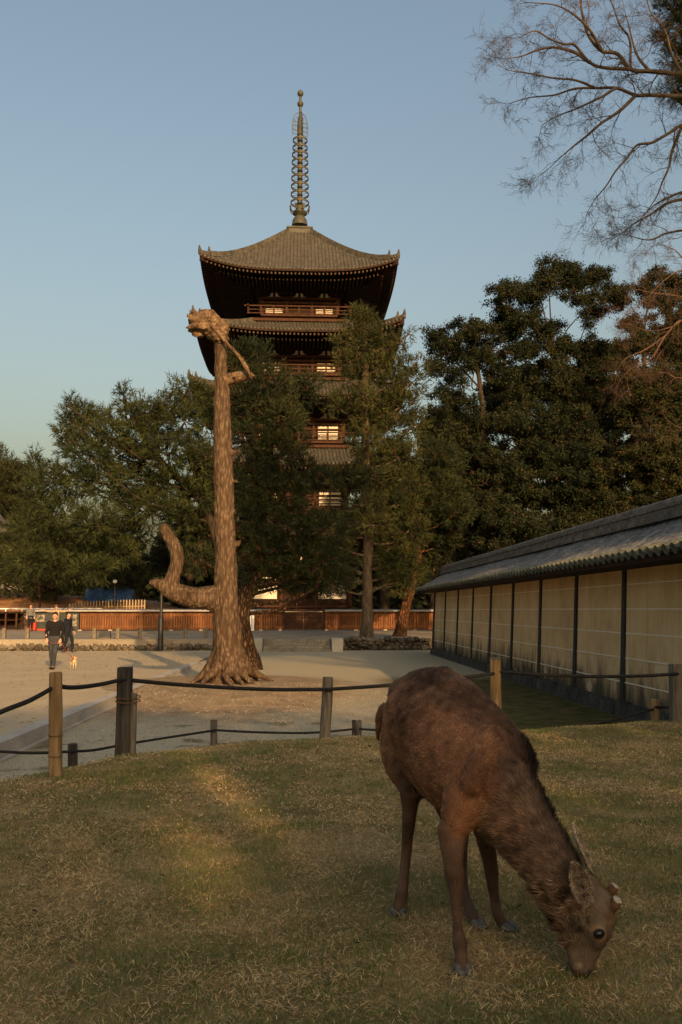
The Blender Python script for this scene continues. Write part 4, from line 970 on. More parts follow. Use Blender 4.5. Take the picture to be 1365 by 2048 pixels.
# ------------------------------------------------------------- small dog
dg = onz(147, 1337, .07)
dog = empty('dog', (dg[0], dg[1], .072), R(30)); tag(dog, 'small cream and ginger curly-tailed dog on a leash beside the young man', 'dog')
b = MB()
V_, F_ = loft([(0, .15, .20), (0, .08, .215), (0, -.04, .21), (0, -.12, .215), (0, -.16, .24)], [.05, .06, .068, .062, .045], n=12); b.add(V_, F_)
V_, F_ = loft([(0, -.13, .23), (0, -.17, .28)], [.05, .04], n=10); b.add(V_, F_)
b.ball((0, -.19, .31), (.048, .050, .045), 12); V_, F_ = loft([(0, -.21, .30), (0, -.275, .285)], [.028, .016], n=8); b.add(V_, F_)
for e in (-1, 1):
    V_, F_ = loft([(e * .03, -.18, .34), (e * .038, -.175, .385)], [.018, .004], n=8); b.add(V_, F_)
    V_, F_ = loft([(e * .035, -.11, .19), (e * .036, -.115, .10), (e * .036, -.11, .02), (e * .036, -.13, .012)], [.026, .016, .012, .014], n=8); b.add(V_, F_)
    V_, F_ = loft([(e * .035, .12, .19), (e * .037, .10, .125), (e * .037, .145, .08), (e * .037, .13, .02), (e * .037, .11, .012)], [.036, .022, .013, .011, .013], n=8); b.add(V_, F_)
V_, F_ = loft([(0, .15, .22), (0, .18, .28), (0, .15, .34), (0, .10, .33), (.01, .09, .29)], [.018, .022, .024, .02, .012], n=8); b.add(V_, F_)
V_, F_, _ = remeshed(b, .009, 2)
c = np.tile((.55, .42, .28), (len(V_), 1)); gi = (V_[:, 2] > .22) & (V_[:, 1] > -.12) | (V_[:, 2] > .33); c[gi] = (.42, .19, .07); V_ += np.array([noise.noise_vector(Vector(v * 60)) * .004 for v in V_])
link('body', mesh_np('body', V_, F_, [tinted('dog_coat', .9)], cols=c), dog)
mb = MB()
for e in (-1, 1): mb.ball((e * .02, -.228, .318), .007, 8)
mb.ball((0, -.292, .288), .010, 8); mb.build('eyes_and_nose', M['black'], dog, True)
# leash from his hands to the dog's collar
cb = math.cos(R(4)); hl = np.array([gp[0] - .20 * .976, gp[1] - .10, .072 + .84]); hr = np.array([gp[0] + .22 * .976, gp[1] - .12, .072 + .80]); dn = np.array([dg[0] + .07, dg[1] - .13, .072 + .27])
mb = MB(); V_, F_ = loft([hl, (hl + hr) / 2 + (0, -.03, -.07), hr, hr * .6 + dn * .4 + (0, 0, -.08), dn], .008, n=6, sub=6); mb.add(V_, F_)
lea = mb.build('leash', noisy('red_leash', [(.3, (.16, .03, .025)), (.7, (.25, .05, .04))], 10), None, True); tag(lea, "dark red leash running from the young man's hands to the small dog", 'leash')
# ------------------------------------------------------------- grazing deer
DS = 1.05      # the animal stands this much farther out than the depths first noted
at_plain, pxm_plain = at, pxm
def at(px, py, Y): return at_plain(px, py, Y * DS)
def pxm(Y): return pxm_plain(Y * DS)
def P3(px, py, Y): return at(px, py, Y)
def W(px, Y): return px * Y / F * DS
tubes = []     # (points, ra, rb, kind)
def T(keys, kind, ref=None, n=14, flat=1.0):
    cut = {'neck': 12, 'body': 8, 'head': 2.5, 'leg': 0}[kind]; keys = [(k[0], k[1], k[2], max(k[3] - cut, k[3] * .72)) + tuple(max(q - cut, q * .72) for q in k[4:]) for k in keys]
    pts = [P3(a, b, c) for a, b, c, *_ in keys]; ra = [W(k[3], k[2]) for k in keys]; rb = [W(k[4], k[2]) if len(k) > 4 else W(k[3], k[2]) * flat for k in keys]
    tubes.append((np.array(pts), np.array(ra), np.array(rb), kind, ref if ref is not None else ray(1000, 1600) / np.linalg.norm(ray(1000, 1600))))
# torso: px, py, depth, radius across (px), radius in depth (px)
T([(822, 1425, 3.55, 38), (828, 1432, 3.46, 66), (846, 1438, 3.35, 92), (874, 1452, 3.20, 106), (906, 1484, 3.04, 110), (938, 1524, 2.92, 110), (968, 1562, 2.82, 103), (992, 1592, 2.75, 80), (1010, 1610, 2.70, 50)], 'body', flat=.95)
# back ridge at the rump and loin, withers
T([(812, 1392, 3.45, 46), (848, 1376, 3.30, 44), (895, 1380, 3.12, 46), (950, 1425, 2.98, 50), (1005, 1480, 2.88, 46), (1040, 1530, 2.80, 44)], 'body')
# haunch (near side) and the back edge of the far thigh
T([(800, 1420, 3.48, 40), (800, 1478, 3.42, 44), (806, 1530, 3.32, 42), (818, 1572, 3.22, 28), (820, 1600, 3.17, 17)], 'body')
T([(850, 1480, 3.30, 66), (846, 1530, 3.24, 52), (836, 1566, 3.20, 34), (826, 1592, 3.17, 21)], 'body')
# belly
T([(850, 1530, 3.12, 52), (885, 1575, 3.0, 46), (918, 1600, 2.92, 44), (950, 1618, 2.85, 48)], 'body')
# brisket and shoulder
T([(948, 1560, 2.78, 66), (935, 1605, 2.74, 56), (918, 1640, 2.72, 42), (906, 1670, 2.71, 33)], 'body')
T([(975, 1600, 2.88, 60), (972, 1640, 2.93, 36), (968, 1670, 2.95, 26)], 'body')
# neck with winter mane
T([(985, 1575, 2.78, 92, 80), (1022, 1622, 2.72, 86, 74), (1056, 1668, 2.67, 76, 64), (1088, 1712, 2.63, 68, 56), (1116, 1752, 2.60, 62, 50), (1140, 1788, 2.585, 56, 44), (1158, 1815, 2.575, 50, 38)], 'neck')
# throat tuft
T([(1085, 1760, 2.60, 40, 34), (1118, 1808, 2.58, 42, 34), (1132, 1846, 2.57, 32, 28)], 'neck')
# head
T([(1172, 1786, 2.57, 40, 40), (1184, 1820, 2.565, 46, 40), (1182, 1856, 2.56, 44, 35), (1177, 1888, 2.555, 33, 26), (1173, 1915, 2.55, 24, 20), (1169, 1936, 2.55, 20, 17), (1163, 1950, 2.55, 14, 13)], 'head')
T([(1150, 1835, 2.57, 38, 30), (1150, 1870, 2.56, 34, 24), (1153, 1905, 2.555, 22, 16), (1152, 1932, 2.55, 15, 13), (1149, 1946, 2.55, 10, 10)], 'head')
T([(1196, 1846, 2.525, 17, 15), (1199, 1868, 2.515, 18, 15), (1196, 1890, 2.52, 13, 12)], 'head')     # eye socket
T([(1200, 1806, 2.56, 26, 22), (1218, 1812, 2.55, 17, 16), (1231, 1806, 2.545, 12, 12)], 'head')
T([(1192, 1790, 2.62, 22, 20), (1212, 1788, 2.63, 14, 14), (1228, 1782, 2.635, 11, 11)], 'head')
# legs: near hind, near fore, far hind, far fore
T([(822, 1588, 3.17, 22, 22), (820, 1615, 3.17, 16, 18), (818, 1645, 3.18, 13.5, 17), (815, 1685, 3.19, 10.5, 12), (810, 1735, 3.165, 9.5, 10), (807, 1768, 3.145, 10, 11), (804, 1790, 3.13, 12.5, 13), (800, 1806, 3.12, 12, 13), (797, 1818, 3.11, 12, 13), (796, 1827, 3.10, 10, 11)], 'leg')
T([(905, 1660, 2.72, 30, 30), (905, 1695, 2.70, 24, 24), (907, 1725, 2.69, 19, 20), (909, 1750, 2.685, 19.5, 20), (911, 1774, 2.68, 15, 15), (914, 1820, 2.67, 11.5, 12), (916, 1860, 2.66, 11.5, 12), (920, 1886, 2.65, 16.5, 16.5), (922, 1905, 2.635, 13, 13.5), (923, 1925, 2.62, 14, 15), (924, 1936, 2.61, 12, 13)], 'leg')
T([(905, 1600, 3.14, 40, 36), (915, 1650, 3.12, 26, 26), (920, 1700, 3.10, 16, 18), (922, 1735, 3.12, 13, 14), (928, 1780, 3.09, 10, 10), (938, 1815, 3.04, 11, 11), (945, 1833, 3.01, 12, 12), (951, 1847, 2.97, 12, 12), (953, 1855, 2.96, 10, 10)], 'leg')
T([(968, 1655, 2.94, 24, 24), (974, 1690, 2.95, 18, 18), (980, 1720, 2.95, 15, 15), (984, 1748, 2.95, 13.5, 14), (989, 1790, 2.95, 10.5, 11), (994, 1822, 2.94, 11.5, 12), (1002, 1840, 2.93, 12, 12), (1010, 1853, 2.93, 12, 12), (1013, 1860, 2.92, 10, 10)], 'leg')
T([(872, 1352, 3.16, 20), (890, 1346, 3.13, 20), (905, 1362, 3.08, 18)], 'body')
T([(985, 1470, 2.80, 28), (962, 1520, 2.735, 30), (942, 1572, 2.69, 30)], 'body')
T([(880, 1500, 3.05, 34), (862, 1545, 3.07, 34), (846, 1580, 3.12, 26)], 'body')
# tail
T([(770, 1418, 3.52, 18, 16), (760, 1440, 3.53, 14, 12), (757, 1468, 3.53, 9, 8), (758, 1485, 3.53, 4, 4)], 'body')
mb = MB()
for pts, ra, rb, kind, ref in tubes:
    V_, F_ = loft(pts, ra, rb, n=16, sub=4, ref=ref); mb.add(V_, F_)
    for e in (0, -1): mb.ball(pts[e], min(ra[e], rb[e]) * .97, 10)
DV, DF, DN = remeshed(mb, .0078, 6, .5)
dr = random.Random(3)
# muscle and coat unevenness
disp = np.array([noise.noise(Vector(v * 8)) * .009 + noise.noise(Vector(v * 22)) * .0022 for v in DV]); 
# skeleton samples for colour and fur direction
SP = []; ST = []; SK = []; SR = []
for pts, ra, rb, kind, ref in tubes:
    A = catmull(np.column_stack([pts, ra]), 4); t = np.gradient(A[:, :3], axis=0); t /= np.linalg.norm(t, axis=1)[:, None]
    for a, b in zip(A, t): SP.append(a[:3]); ST.append(b); SK.append(kind); SR.append(a[3])
SP = np.array(SP); ST = np.array(ST); SR = np.array(SR); SKi = np.array([{'body': 0, 'neck': 1, 'head': 2, 'leg': 3}[k] for k in SK])
def nearest(V):
    out = np.empty(len(V), int)
    for i in range(0, len(V), 4000):
        d = np.linalg.norm(V[i:i + 4000, None, :] - SP[None], axis=2) / (SR[None] + .02); out[i:i + 4000] = d.argmin(1)
    return out
ni = nearest(DV); legw = (SKi[ni] == 3); disp[legw] *= .3; disp[SKi[ni] == 2] *= .3
DV = DV + DN * disp[:, None]
# project to photograph pixels: only used to lay the coat's own colour patches where the animal carries them
def topix(V):
    q = V - CAM; d = q @ Fv; return 682.5 + F * (q @ Rv) / d, 1024 - F * (q @ Uv) / d
# coat colours by anatomy
dorsal = catmull(np.array([at(a, b, c) for a, b, c in ((800, 1375, 3.5), (850, 1332, 3.3), (900, 1338, 3.15), (960, 1388, 3.0), (1020, 1440, 2.9), (1062, 1505, 2.82), (1098, 1590, 2.70), (1128, 1650, 2.66), (1160, 1705, 2.62), (1188, 1760, 2.59))]), 8)
mane = dorsal[40:]
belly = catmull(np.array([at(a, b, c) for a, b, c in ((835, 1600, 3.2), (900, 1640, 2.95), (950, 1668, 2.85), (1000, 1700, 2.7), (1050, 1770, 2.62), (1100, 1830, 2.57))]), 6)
def coat(V, seed=0):
    ni = nearest(V); k = SKi[ni]; c = np.empty((len(V), 3))
    nz = np.array([noise.noise(Vector(v * 9)) for v in V]); nz2 = np.array([noise.noise(Vector(v * 30 + 5.0)) for v in V])
    red = np.array((.165, .078, .038)); brown = np.array((.080, .046, .029)); dark = np.array((.016, .011, .008)); grey = np.array((.125, .090, .060)); tan_ = np.array((.21, .14, .08))
    c[:] = brown
    hgt = V[:, 2]
    # flank and shoulder redder, back darker brown
    dd = np.min(np.linalg.norm(V[:, None] - dorsal[None], axis=2), axis=1); fl = np.clip((dd - .05) / .15, 0, 1)[:, None]
    c = brown * (1 - fl) + red * fl
    k3 = (k == 3)
    lw = np.clip((1.22 - hgt) / .18, 0, 1)[:, None] * k3[:, None]; c = c * (1 - lw) + np.array((.100, .058, .034)) * lw
    ll = np.clip((.90 - hgt) / .10, 0, 1)[:, None] * k3[:, None]; c = c * (1 - ll) + np.array((.14, .085, .052)) * ll
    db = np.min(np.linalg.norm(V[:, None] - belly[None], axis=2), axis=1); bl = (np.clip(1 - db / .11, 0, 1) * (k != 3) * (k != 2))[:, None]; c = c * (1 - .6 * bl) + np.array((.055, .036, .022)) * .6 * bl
    nk = ((k == 1)[:, None]) * 1.0; c = c * (1 - .55 * nk) + grey * .80 * .55 * nk
    hd = (k == 2); c[hd] = grey
    # mane stripe
    dm = np.min(np.linalg.norm(V[:, None] - mane[None], axis=2), axis=1); ms = (np.clip((.064 - dm) / .03, 0, 1) * (k != 2))[:, None]; c = c * (1 - ms) + dark * ms
    # face: dark bridge, pale ring round the eye, dark muzzle, pale lip
    def spot(px, py, Y, r, col, f=1.0):
        q = at(px, py, Y); d = np.linalg.norm(V - q, axis=1); s_ = (np.clip((r - d) / (r * .45), 0, 1) * f)[:, None]; return c * (1 - s_) + np.array(col) * s_
    for a, b in ((1225, 1850), (1221, 1875), (1214, 1900), (1205, 1920)): c = spot(a, b, 2.55, .024, (.035, .02, .012), .8)
    c = spot(1198, 1868, 2.50, .031, (.27, .17, .095), .9)
    c = spot(1215, 1830, 2.54, .045, (.15, .085, .04), .7); c = spot(1190, 1775, 2.57, .05, (.17, .10, .045), .7)
    c = spot(1170, 1948, 2.55, .026, (.012, .010, .009)); c = spot(1150, 1950, 2.54, .018, (.02, .015, .012), .9)
    c = spot(1158, 1932, 2.53, .015, (.30, .23, .15), .7); c = spot(1140, 1915, 2.54, .03, (.19, .15, .10), .6)
    nz3 = np.array([noise.noise(Vector(v * 3.6 + 7.0)) for v in V])
    return c * (1 + .45 * nz + .30 * nz2 + .55 * nz3)[:, None].clip(.35, 1.8), ni
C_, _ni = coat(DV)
deer = empty('deer', tuple(np.append(np.mean(DV[:, :2], axis=0), MZ))); tag(deer, 'brown deer with sawn antler stubs grazing on the dry lawn, head down to the right', 'deer')
ORG = np.array(deer.location)
def dlink(name, me):
    o = link(name, me, deer); o.matrix_parent_inverse.identity(); return o
coatm = tinted('deer_coat', .8, .15)
# ears joined to the body: cupped leaf shapes
def ear(base, tip, width, normal, seed, n=14, m=9):
    base = np.array(base); tip = np.array(tip); ax = tip - base; L = np.linalg.norm(ax); ax /= L; nn = np.array(normal, float); nn -= ax * nn.dot(ax); nn /= np.linalg.norm(nn); sdv = np.cross(ax, nn)
    V = []; 
    for lay in (0, 1):
        for i in range(n):
            t = i / (n - 1); wd = width * max(0, math.sin(math.pi * (t * .93 + .06))) ** .55 * (1 - .12 * t) + .001
            for j in range(m):
                s_ = (j / (m - 1)) * 2 - 1; cup = (1 - s_ * s_) * .40 * wd
                V.append(base + ax * L * t + sdv * wd * s_ - nn * cup - nn * (.004 * lay * (1 - .7 * s_ * s_)))
    Q = []
    for i in range(n - 1):
        for j in range(m - 1):
            a = i * m + j; Q.append((a, a + 1, a + m + 1, a + m)); b_ = a + n * m; Q.append((b_, b_ + m, b_ + m + 1, b_ + 1))
    for i in range(n - 1):
        for j in (0, m - 1):
            a = i * m + j; b_ = a + n * m; Q.append((a, a + m, b_ + m, b_))
    for j in range(m - 1):
        a = (n - 1) * m + j; b_ = a + n * m; Q.append((a, a + 1, b_ + 1, b_))
    return np.array(V), np.array(Q), n * m
vw = -ray(1170, 1780) / np.linalg.norm(ray(1170, 1780))
ears = [ear(at(1178, 1816, 2.49), at(1148, 1726, 2.50), .031, vw + np.array((.25, 0, -.1)), 1), ear(at(1188, 1745, 2.63), at(1148, 1648, 2.66), .030, np.array((.75, -.5, .3)), 2)]
VV = [DV]; FF = [DF[0]]; CC = [C_]; off = len(DV)
for ei, (V_, Q_, nl) in enumerate(ears):
    c = np.empty((len(V_), 3)); fr = np.arange(nl); jj = fr % 9; ii = fr // 9
    inner = np.where(((jj > 1) & (jj < 7))[:, None], (.115, .078, .046), (.15, .105, .066)) * (1 + .5 * np.array([noise.noise(Vector(v * 70)) for v in V_[:nl]]))[:, None]
    dark_c = ((jj == 4) | (jj == 5)) & (ii > 2) & (ii < 9); inner[dark_c] = (.035, .022, .015)
    c[:nl] = inner; c[nl:] = (.14, .085, .05) if ei == 0 else (.075, .05, .032)
    if ei == 1: c[:nl] = (.22, .165, .11)
    VV.append(V_); FF.append(Q_ + off); CC.append(c); off += len(V_)
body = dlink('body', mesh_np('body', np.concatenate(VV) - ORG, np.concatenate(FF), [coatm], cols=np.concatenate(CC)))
# antler stubs with pale sawn faces
horn = noisy('antler_stub', [(.3, (.10, .05, .025)), (.7, (.22, .12, .06))], 60, bump=.6, bscale=90, dist=.004); sawn = noisy('sawn_antler_face', [(.35, (.30, .24, .17)), (.65, (.66, .59, .46))], 90)
for a, b, r in ((at(1216, 1826, 2.545), at(1235, 1800, 2.525), .0145), (at(1214, 1795, 2.63), at(1230, 1772, 2.625), .013)):
    mb = MB(); d = b - a; V_, F_ = loft([a, a + d * .45, a + d * .6, a + d * .8, b], [r * 1.0, r * 1.0, r * 1.15, r * 1.1, r * .95], n=14, sub=2); 
    V_ = V_ + np.array([noise.noise_vector(Vector(v * 90)) * .002 for v in V_]); mb.add(V_ - ORG, F_); st_ = mb.build('antler', horn, deer, True)
    mb = MB(); dn = d / np.linalg.norm(d); mb.v = []; V_, F_ = loft([b - dn * .002, b + dn * .003, b + dn * .005], [r * .97, r * .90, r * .6], n=14, sub=1); mb.add(V_ - ORG, F_); mb.build('sawn_face', sawn, st_)
# eye
ec = at(1198, 1868, 2.484); mb = MB(); mb.ball(ec - ORG, (.0145, .012, .0125), 18)
glossy, n_, l_, p_ = newmat('dark_eye', .06, .6); p_.inputs['Base Color'].default_value = (.006, .004, .003, 1)
mb.build('eye', glossy, deer, True)
mb = MB(); ev = at(1199, 1868, 2.66); mb.ball(ev - ORG, (.013, .013, .013), 14); mb.build('eye', glossy, deer, True)
mb = MB(); pts = []
for a_ in np.linspace(0, 2 * math.pi, 19): pts.append(ec + (math.cos(a_) * .0165, -.001 + .003 * math.cos(a_), math.sin(a_) * .013) - ORG)
V_, F_ = loft(pts, .0026, n=6, sub=1, smooth=False); mb.add(V_, F_); mb.build('eyelid', noisy('dark_eyelid', [(.3, (.02, .012, .008)), (.7, (.05, .03, .02))], 60), deer, True)
# nostril + mouth line
mb = MB(); q = at(1181, 1942, 2.528) - ORG; mb.ball(q, (.006, .005, .004), 8); mb.build('nostril', M['black'], deer)
# hooves: two claws each and dew claws
hoofm = noisy('dark_grey_hoof', [(.3, (.07, .068, .064)), (.7, (.16, .155, .14))], 50, rough=.5)
for (px, py, Y, dx, dy) in ((797, 1819, 3.115, -.006, -.036), (924, 1928, 2.62, .005, -.036), (952, 1850, 2.965, .020, -.032), (1012, 1856, 2.925, .024, -.030)):
    c = at(px, py, Y); h = MB(); dv = np.array((dx, dy, 0)); sdv = np.cross(dv, (0, 0, 1)); sdv /= np.linalg.norm(sdv); g = gz1(c[0], c[1])
    for s_ in (-1, 1):
        top = c + sdv * s_ * .0115 - ORG; bt = np.array((c[0], c[1], g + .010)) + sdv * s_ * .014 + dv * .35 - ORG; tp = np.array((c[0], c[1], g + .006)) + sdv * s_ * .008 + dv * 1.25 - ORG
        V_, F_ = loft([top * .95 + bt * .05, top * .45 + bt * .55 + dv * .1, bt, tp], [.0125, .0150, .0155, .005], n=10, sub=4); h.add(V_, F_)
    h.build('hoof', hoofm, deer, True)
# fur: short hair strands over the whole body
def surf_samples(V, Q, n, rng):
    a, b, c, d = (V[Q[:, i]] for i in range(4)); ar = np.linalg.norm(np.cross(b - a, d - a), axis=1); p = ar / ar.sum(); idx = rng.choice(len(Q), n, p=p)
    u = rng.random((n, 1)); v = rng.random((n, 1)); P = (a[idx] * (1 - u) + b[idx] * u) * (1 - v) + (d[idx] * (1 - u) + c[idx] * u) * v
    nn = np.cross(b[idx] - a[idx], d[idx] - a[idx]); nn /= np.linalg.norm(nn, axis=1)[:, None] + 1e-12; return P, nn
rng = np.random.default_rng(5)
NF = 150000
FP, FN = surf_samples(DV, DF[0], NF, rng); fi = nearest(FP); k = SKi[fi]
keep = rng.random(NF) < np.where(k == 3, .55, 1); FP, FN, fi, k = FP[keep], FN[keep], fi[keep], k[keep]
tdir = ST[fi].copy(); tdir[(k == 0) | (k == 1)] *= -1       # body tubes run rump->neck: hair lies toward the tail
tdir[(k == 2)] *= -1
tdir = tdir + np.array((0, 0, -.55)) * ((k == 0) | (k == 1))[:, None]
tdir -= FN * (tdir * FN).sum(1)[:, None]; tdir /= np.linalg.norm(tdir, axis=1)[:, None] + 1e-9
cc, _ = coat(FP); 
dm = np.min(np.linalg.norm(FP[:, None] - mane[None], axis=2), axis=1); throat = np.linalg.norm(FP - at(1112, 1830, 2.55), axis=1) < .095
L = np.where(k == 0, .012, np.where(k == 1, .022, np.where(k == 2, .011, .008))) * rng.uniform(.7, 1.3, len(FP)); L = np.where((dm < .06) & (k != 2), .027, L); L = np.where(throat, np.maximum(L, .034), L)
lift = np.where(k == 1, .42, .34) ; lift = np.where(throat | (dm < .045), .6, lift)[:, None]
wv = np.array([noise.noise_vector(Vector(p * 38)) for p in FP]) * np.where(throat, 1.1, np.where((k == 1) | (k == 2), .55, .22))[:, None]
dvec = tdir + FN * lift + wv + rng.normal(0, .14, FP.shape); dvec /= np.linalg.norm(dvec, axis=1)[:, None]
wdt = throat
sd2 = np.cross(dvec, FN + rng.normal(0, .3, FP.shape)); sd2 /= np.linalg.norm(sd2, axis=1)[:, None] + 1e-9
wd = (.00085 + .0004 * (k <= 1) + .0007 * throat)[:, None]
A = FP - FN * .001; V = np.stack([A - sd2 * wd, A + sd2 * wd, A + dvec * L[:, None]], 1).reshape(-1, 3)
tc_ = cc * rng.uniform(.55, 1.6, (len(FP), 1)); cl = np.array([noise.noise(Vector(p * 38)) for p in FP])[:, None]; dmk = np.clip((.075 - dm) / .03, 0, 1)[:, None] * (k != 2)[:, None]; tc_ = tc_ * (1.1 - .6 * dmk) * np.clip(1 + .65 * cl + .8 * throat[:, None] * (.3 + cl), .55, 2.2) * (1 + 0 * cl * ((k == 1) | (k == 2))[:, None]); tip = tc_ * 1.5; cv = np.stack([tc_ * .8, tc_ * .8, tip], 1).reshape(-1, 3)
for ei, (V_, Q_, nl) in enumerate(ears):
    EP, EN = surf_samples(V_, Q_, 5200, rng); ax = V_[nl - 5] - V_[4]; ax /= np.linalg.norm(ax)
    dv_ = ax * .8 + EN * rng.choice([-.35, .35], (len(EP), 1)) + rng.normal(0, .3, EP.shape); dv_ /= np.linalg.norm(dv_, axis=1)[:, None]; sw = np.cross(dv_, rng.normal(size=EP.shape)); sw /= np.linalg.norm(sw, axis=1)[:, None]
    ll_ = rng.uniform(.004, .010, (len(EP), 1)); cE = np.array([(.46, .35, .235) if ei == 0 else (.62, .50, .36)]) * rng.uniform(.45, 1.5, (len(EP), 1)) * (1 + 1.0 * np.array([noise.noise(Vector(p * 60)) for p in EP])[:, None])
    V = np.concatenate([V, np.stack([EP - sw * .0008, EP + sw * .0008, EP + dv_ * ll_], 1).reshape(-1, 3)]); cv = np.concatenate([cv, np.repeat(cE, 3, axis=0)])
fur = link('fur', mesh_np('fur', V - ORG, np.arange(len(V)).reshape(-1, 3), [coatm], cols=np.clip(cv, 0, 1), smooth=False), deer)
at, pxm = at_plain, pxm_plain
# ------------------------------------------------------------- bark materials
def bark_mat(name, crev, plate, plate2, sx=9, sz=2.6, patch=None):
    m, n, l, p = newmat(name, .95, .08)
    tc = N(n, 'ShaderNodeTexCoord'); mp = N(n, 'ShaderNodeMapping'); mp.inputs['Scale'].default_value = (1, 1, sz / sx)
    l.new(tc.outputs['Object'], mp.inputs[0])
    wn = N(n, 'ShaderNodeTexNoise', Scale=4, Detail=4); l.new(mp.outputs[0], wn.inputs['Vector'])
    ad = N(n, 'ShaderNodeMix', data_type='VECTOR'); ad.inputs[0].default_value = .12; l.new(mp.outputs[0], ad.inputs[4]); l.new(wn.outputs['Color'], ad.inputs[5])
    v = N(n, 'ShaderNodeTexVoronoi', feature='DISTANCE_TO_EDGE', Scale=sx); l.new(ad.outputs[1], v.inputs['Vector'])
    v2 = N(n, 'ShaderNodeTexVoronoi', Scale=sx); l.new(ad.outputs[1], v2.inputs['Vector'])
    r = ramp(n, [(0, crev), (.09, crev), (.24, plate), (1, plate2)]); l.new(v.outputs['Distance'], r.inputs[0])
    hs = ramp(n, [(.2, (.62, .62, .62)), (.8, (1.35, 1.3, 1.25))]); l.new(v2.outputs['Color'], hs.inputs[0])
    mx = N(n, 'ShaderNodeMix', data_type='RGBA', blend_type='MULTIPLY'); mx.inputs[0].default_value = 1; l.new(r.outputs[0], mx.inputs[6]); l.new(hs.outputs[0], mx.inputs[7])
    f = N(n, 'ShaderNodeTexNoise', Scale=1.1, Detail=5); l.new(tc.outputs['Object'], f.inputs['Vector'])
    fr = ramp(n, [(.35, (.75, .68, .62)), (.65, (1.15, 1.12, 1.1))]); l.new(f.outputs[0], fr.inputs[0])
    m2 = N(n, 'ShaderNodeMix', data_type='RGBA', blend_type='MULTIPLY'); m2.inputs[0].default_value = 1; l.new(mx.outputs[2], m2.inputs[6]); l.new(fr.outputs[0], m2.inputs[7])
    l.new(m2.outputs[2], p.inputs['Base Color'])
    mr = N(n, 'ShaderNodeMapRange'); l.new(v.outputs['Distance'], mr.inputs[0]); mr.inputs[2].default_value = .25
    bp = N(n, 'ShaderNodeBump', Strength=1.0, Distance=.035); l.new(mr.outputs[0], bp.inputs['Height']); l.new(bp.outputs[0], p.inputs['Normal'])
    return m
bark_cut = bark_mat('plated_pine_bark', (.12, .07, .042), (.23, .15, .092), (.33, .23, .15), 17, 5.5)
def fleck_bark(name):
    m, n, l, p = newmat(name, .95, .08)
    tc = N(n, 'ShaderNodeTexCoord'); mp = N(n, 'ShaderNodeMapping'); mp.inputs['Scale'].default_value = (1, 1, .26); l.new(tc.outputs['Object'], mp.inputs[0])
    wn = N(n, 'ShaderNodeTexNoise', Scale=7, Detail=5); l.new(mp.outputs[0], wn.inputs['Vector'])
    ad = N(n, 'ShaderNodeMix', data_type='VECTOR'); ad.inputs[0].default_value = .10; l.new(mp.outputs[0], ad.inputs[4]); l.new(wn.outputs['Color'], ad.inputs[5])
    v = N(n, 'ShaderNodeTexVoronoi', Scale=21, Randomness=1.0); l.new(ad.outputs[1], v.inputs['Vector'])
    r = ramp(n, [(.0, (.155, .122, .088)), (.2, (.118, .089, .062)), (.42, (.080, .057, .039)), (.75, (.050, .034, .023))]); l.new(v.outputs['Distance'], r.inputs[0])
    f = N(n, 'ShaderNodeTexNoise', Scale=3.2, Detail=8, Roughness=.7); l.new(mp.outputs[0], f.inputs['Vector']); fr = ramp(n, [(.33, (.60, .55, .50)), (.5, (1, .97, .94)), (.68, (1.3, 1.25, 1.2))]); l.new(f.outputs[0], fr.inputs[0])
    m2 = N(n, 'ShaderNodeMix', data_type='RGBA', blend_type='MULTIPLY'); m2.inputs[0].default_value = 1; l.new(r.outputs[0], m2.inputs[6]); l.new(fr.outputs[0], m2.inputs[7]); l.new(m2.outputs[2], p.inputs['Base Color'])
    bp = N(n, 'ShaderNodeBump', Strength=.9, Distance=.02, invert=True); l.new(v.outputs['Distance'], bp.inputs['Height']); l.new(bp.outputs[0], p.inputs['Normal'])
    return m
bark_cut = fleck_bark('flecked_pine_bark')
bark_pale = noisy('grey_pine_bark', [(.3, (.045, .034, .024)), (.7, (.125, .092, .064))], 6, stretch=(1, 1, .25), fine=(18, .5), bump=.9, bscale=16, dist=.03)
bark_deep = noisy('deep_brown_bark', [(.3, (.016, .011, .008)), (.7, (.050, .034, .022))], 5, stretch=(1, 1, .3), bump=.8, bscale=14, dist=.03)
bark_dark = bark_mat('dark_pine_bark', (.022, .015, .010), (.07, .047, .030), (.11, .076, .050), 15, 4)
bark_red = bark_mat('reddish_pine_bark', (.06, .032, .018), (.15, .082, .046), (.21, .125, .075), 14, 4)
bark_grey = noisy('grey_brown_branch_bark', [(.3, (.040, .031, .023)), (.7, (.105, .080, .057))], 5, bump=.5, bscale=30, dist=.01)
broken = noisy('splintered_heartwood', [(.3, (.055, .030, .016)), (.5, (.12, .078, .046)), (.75, (.27, .185, .115))], 7, stretch=(1, 1, .6), fine=(30, .6), bump=1, bscale=20, dist=.03)
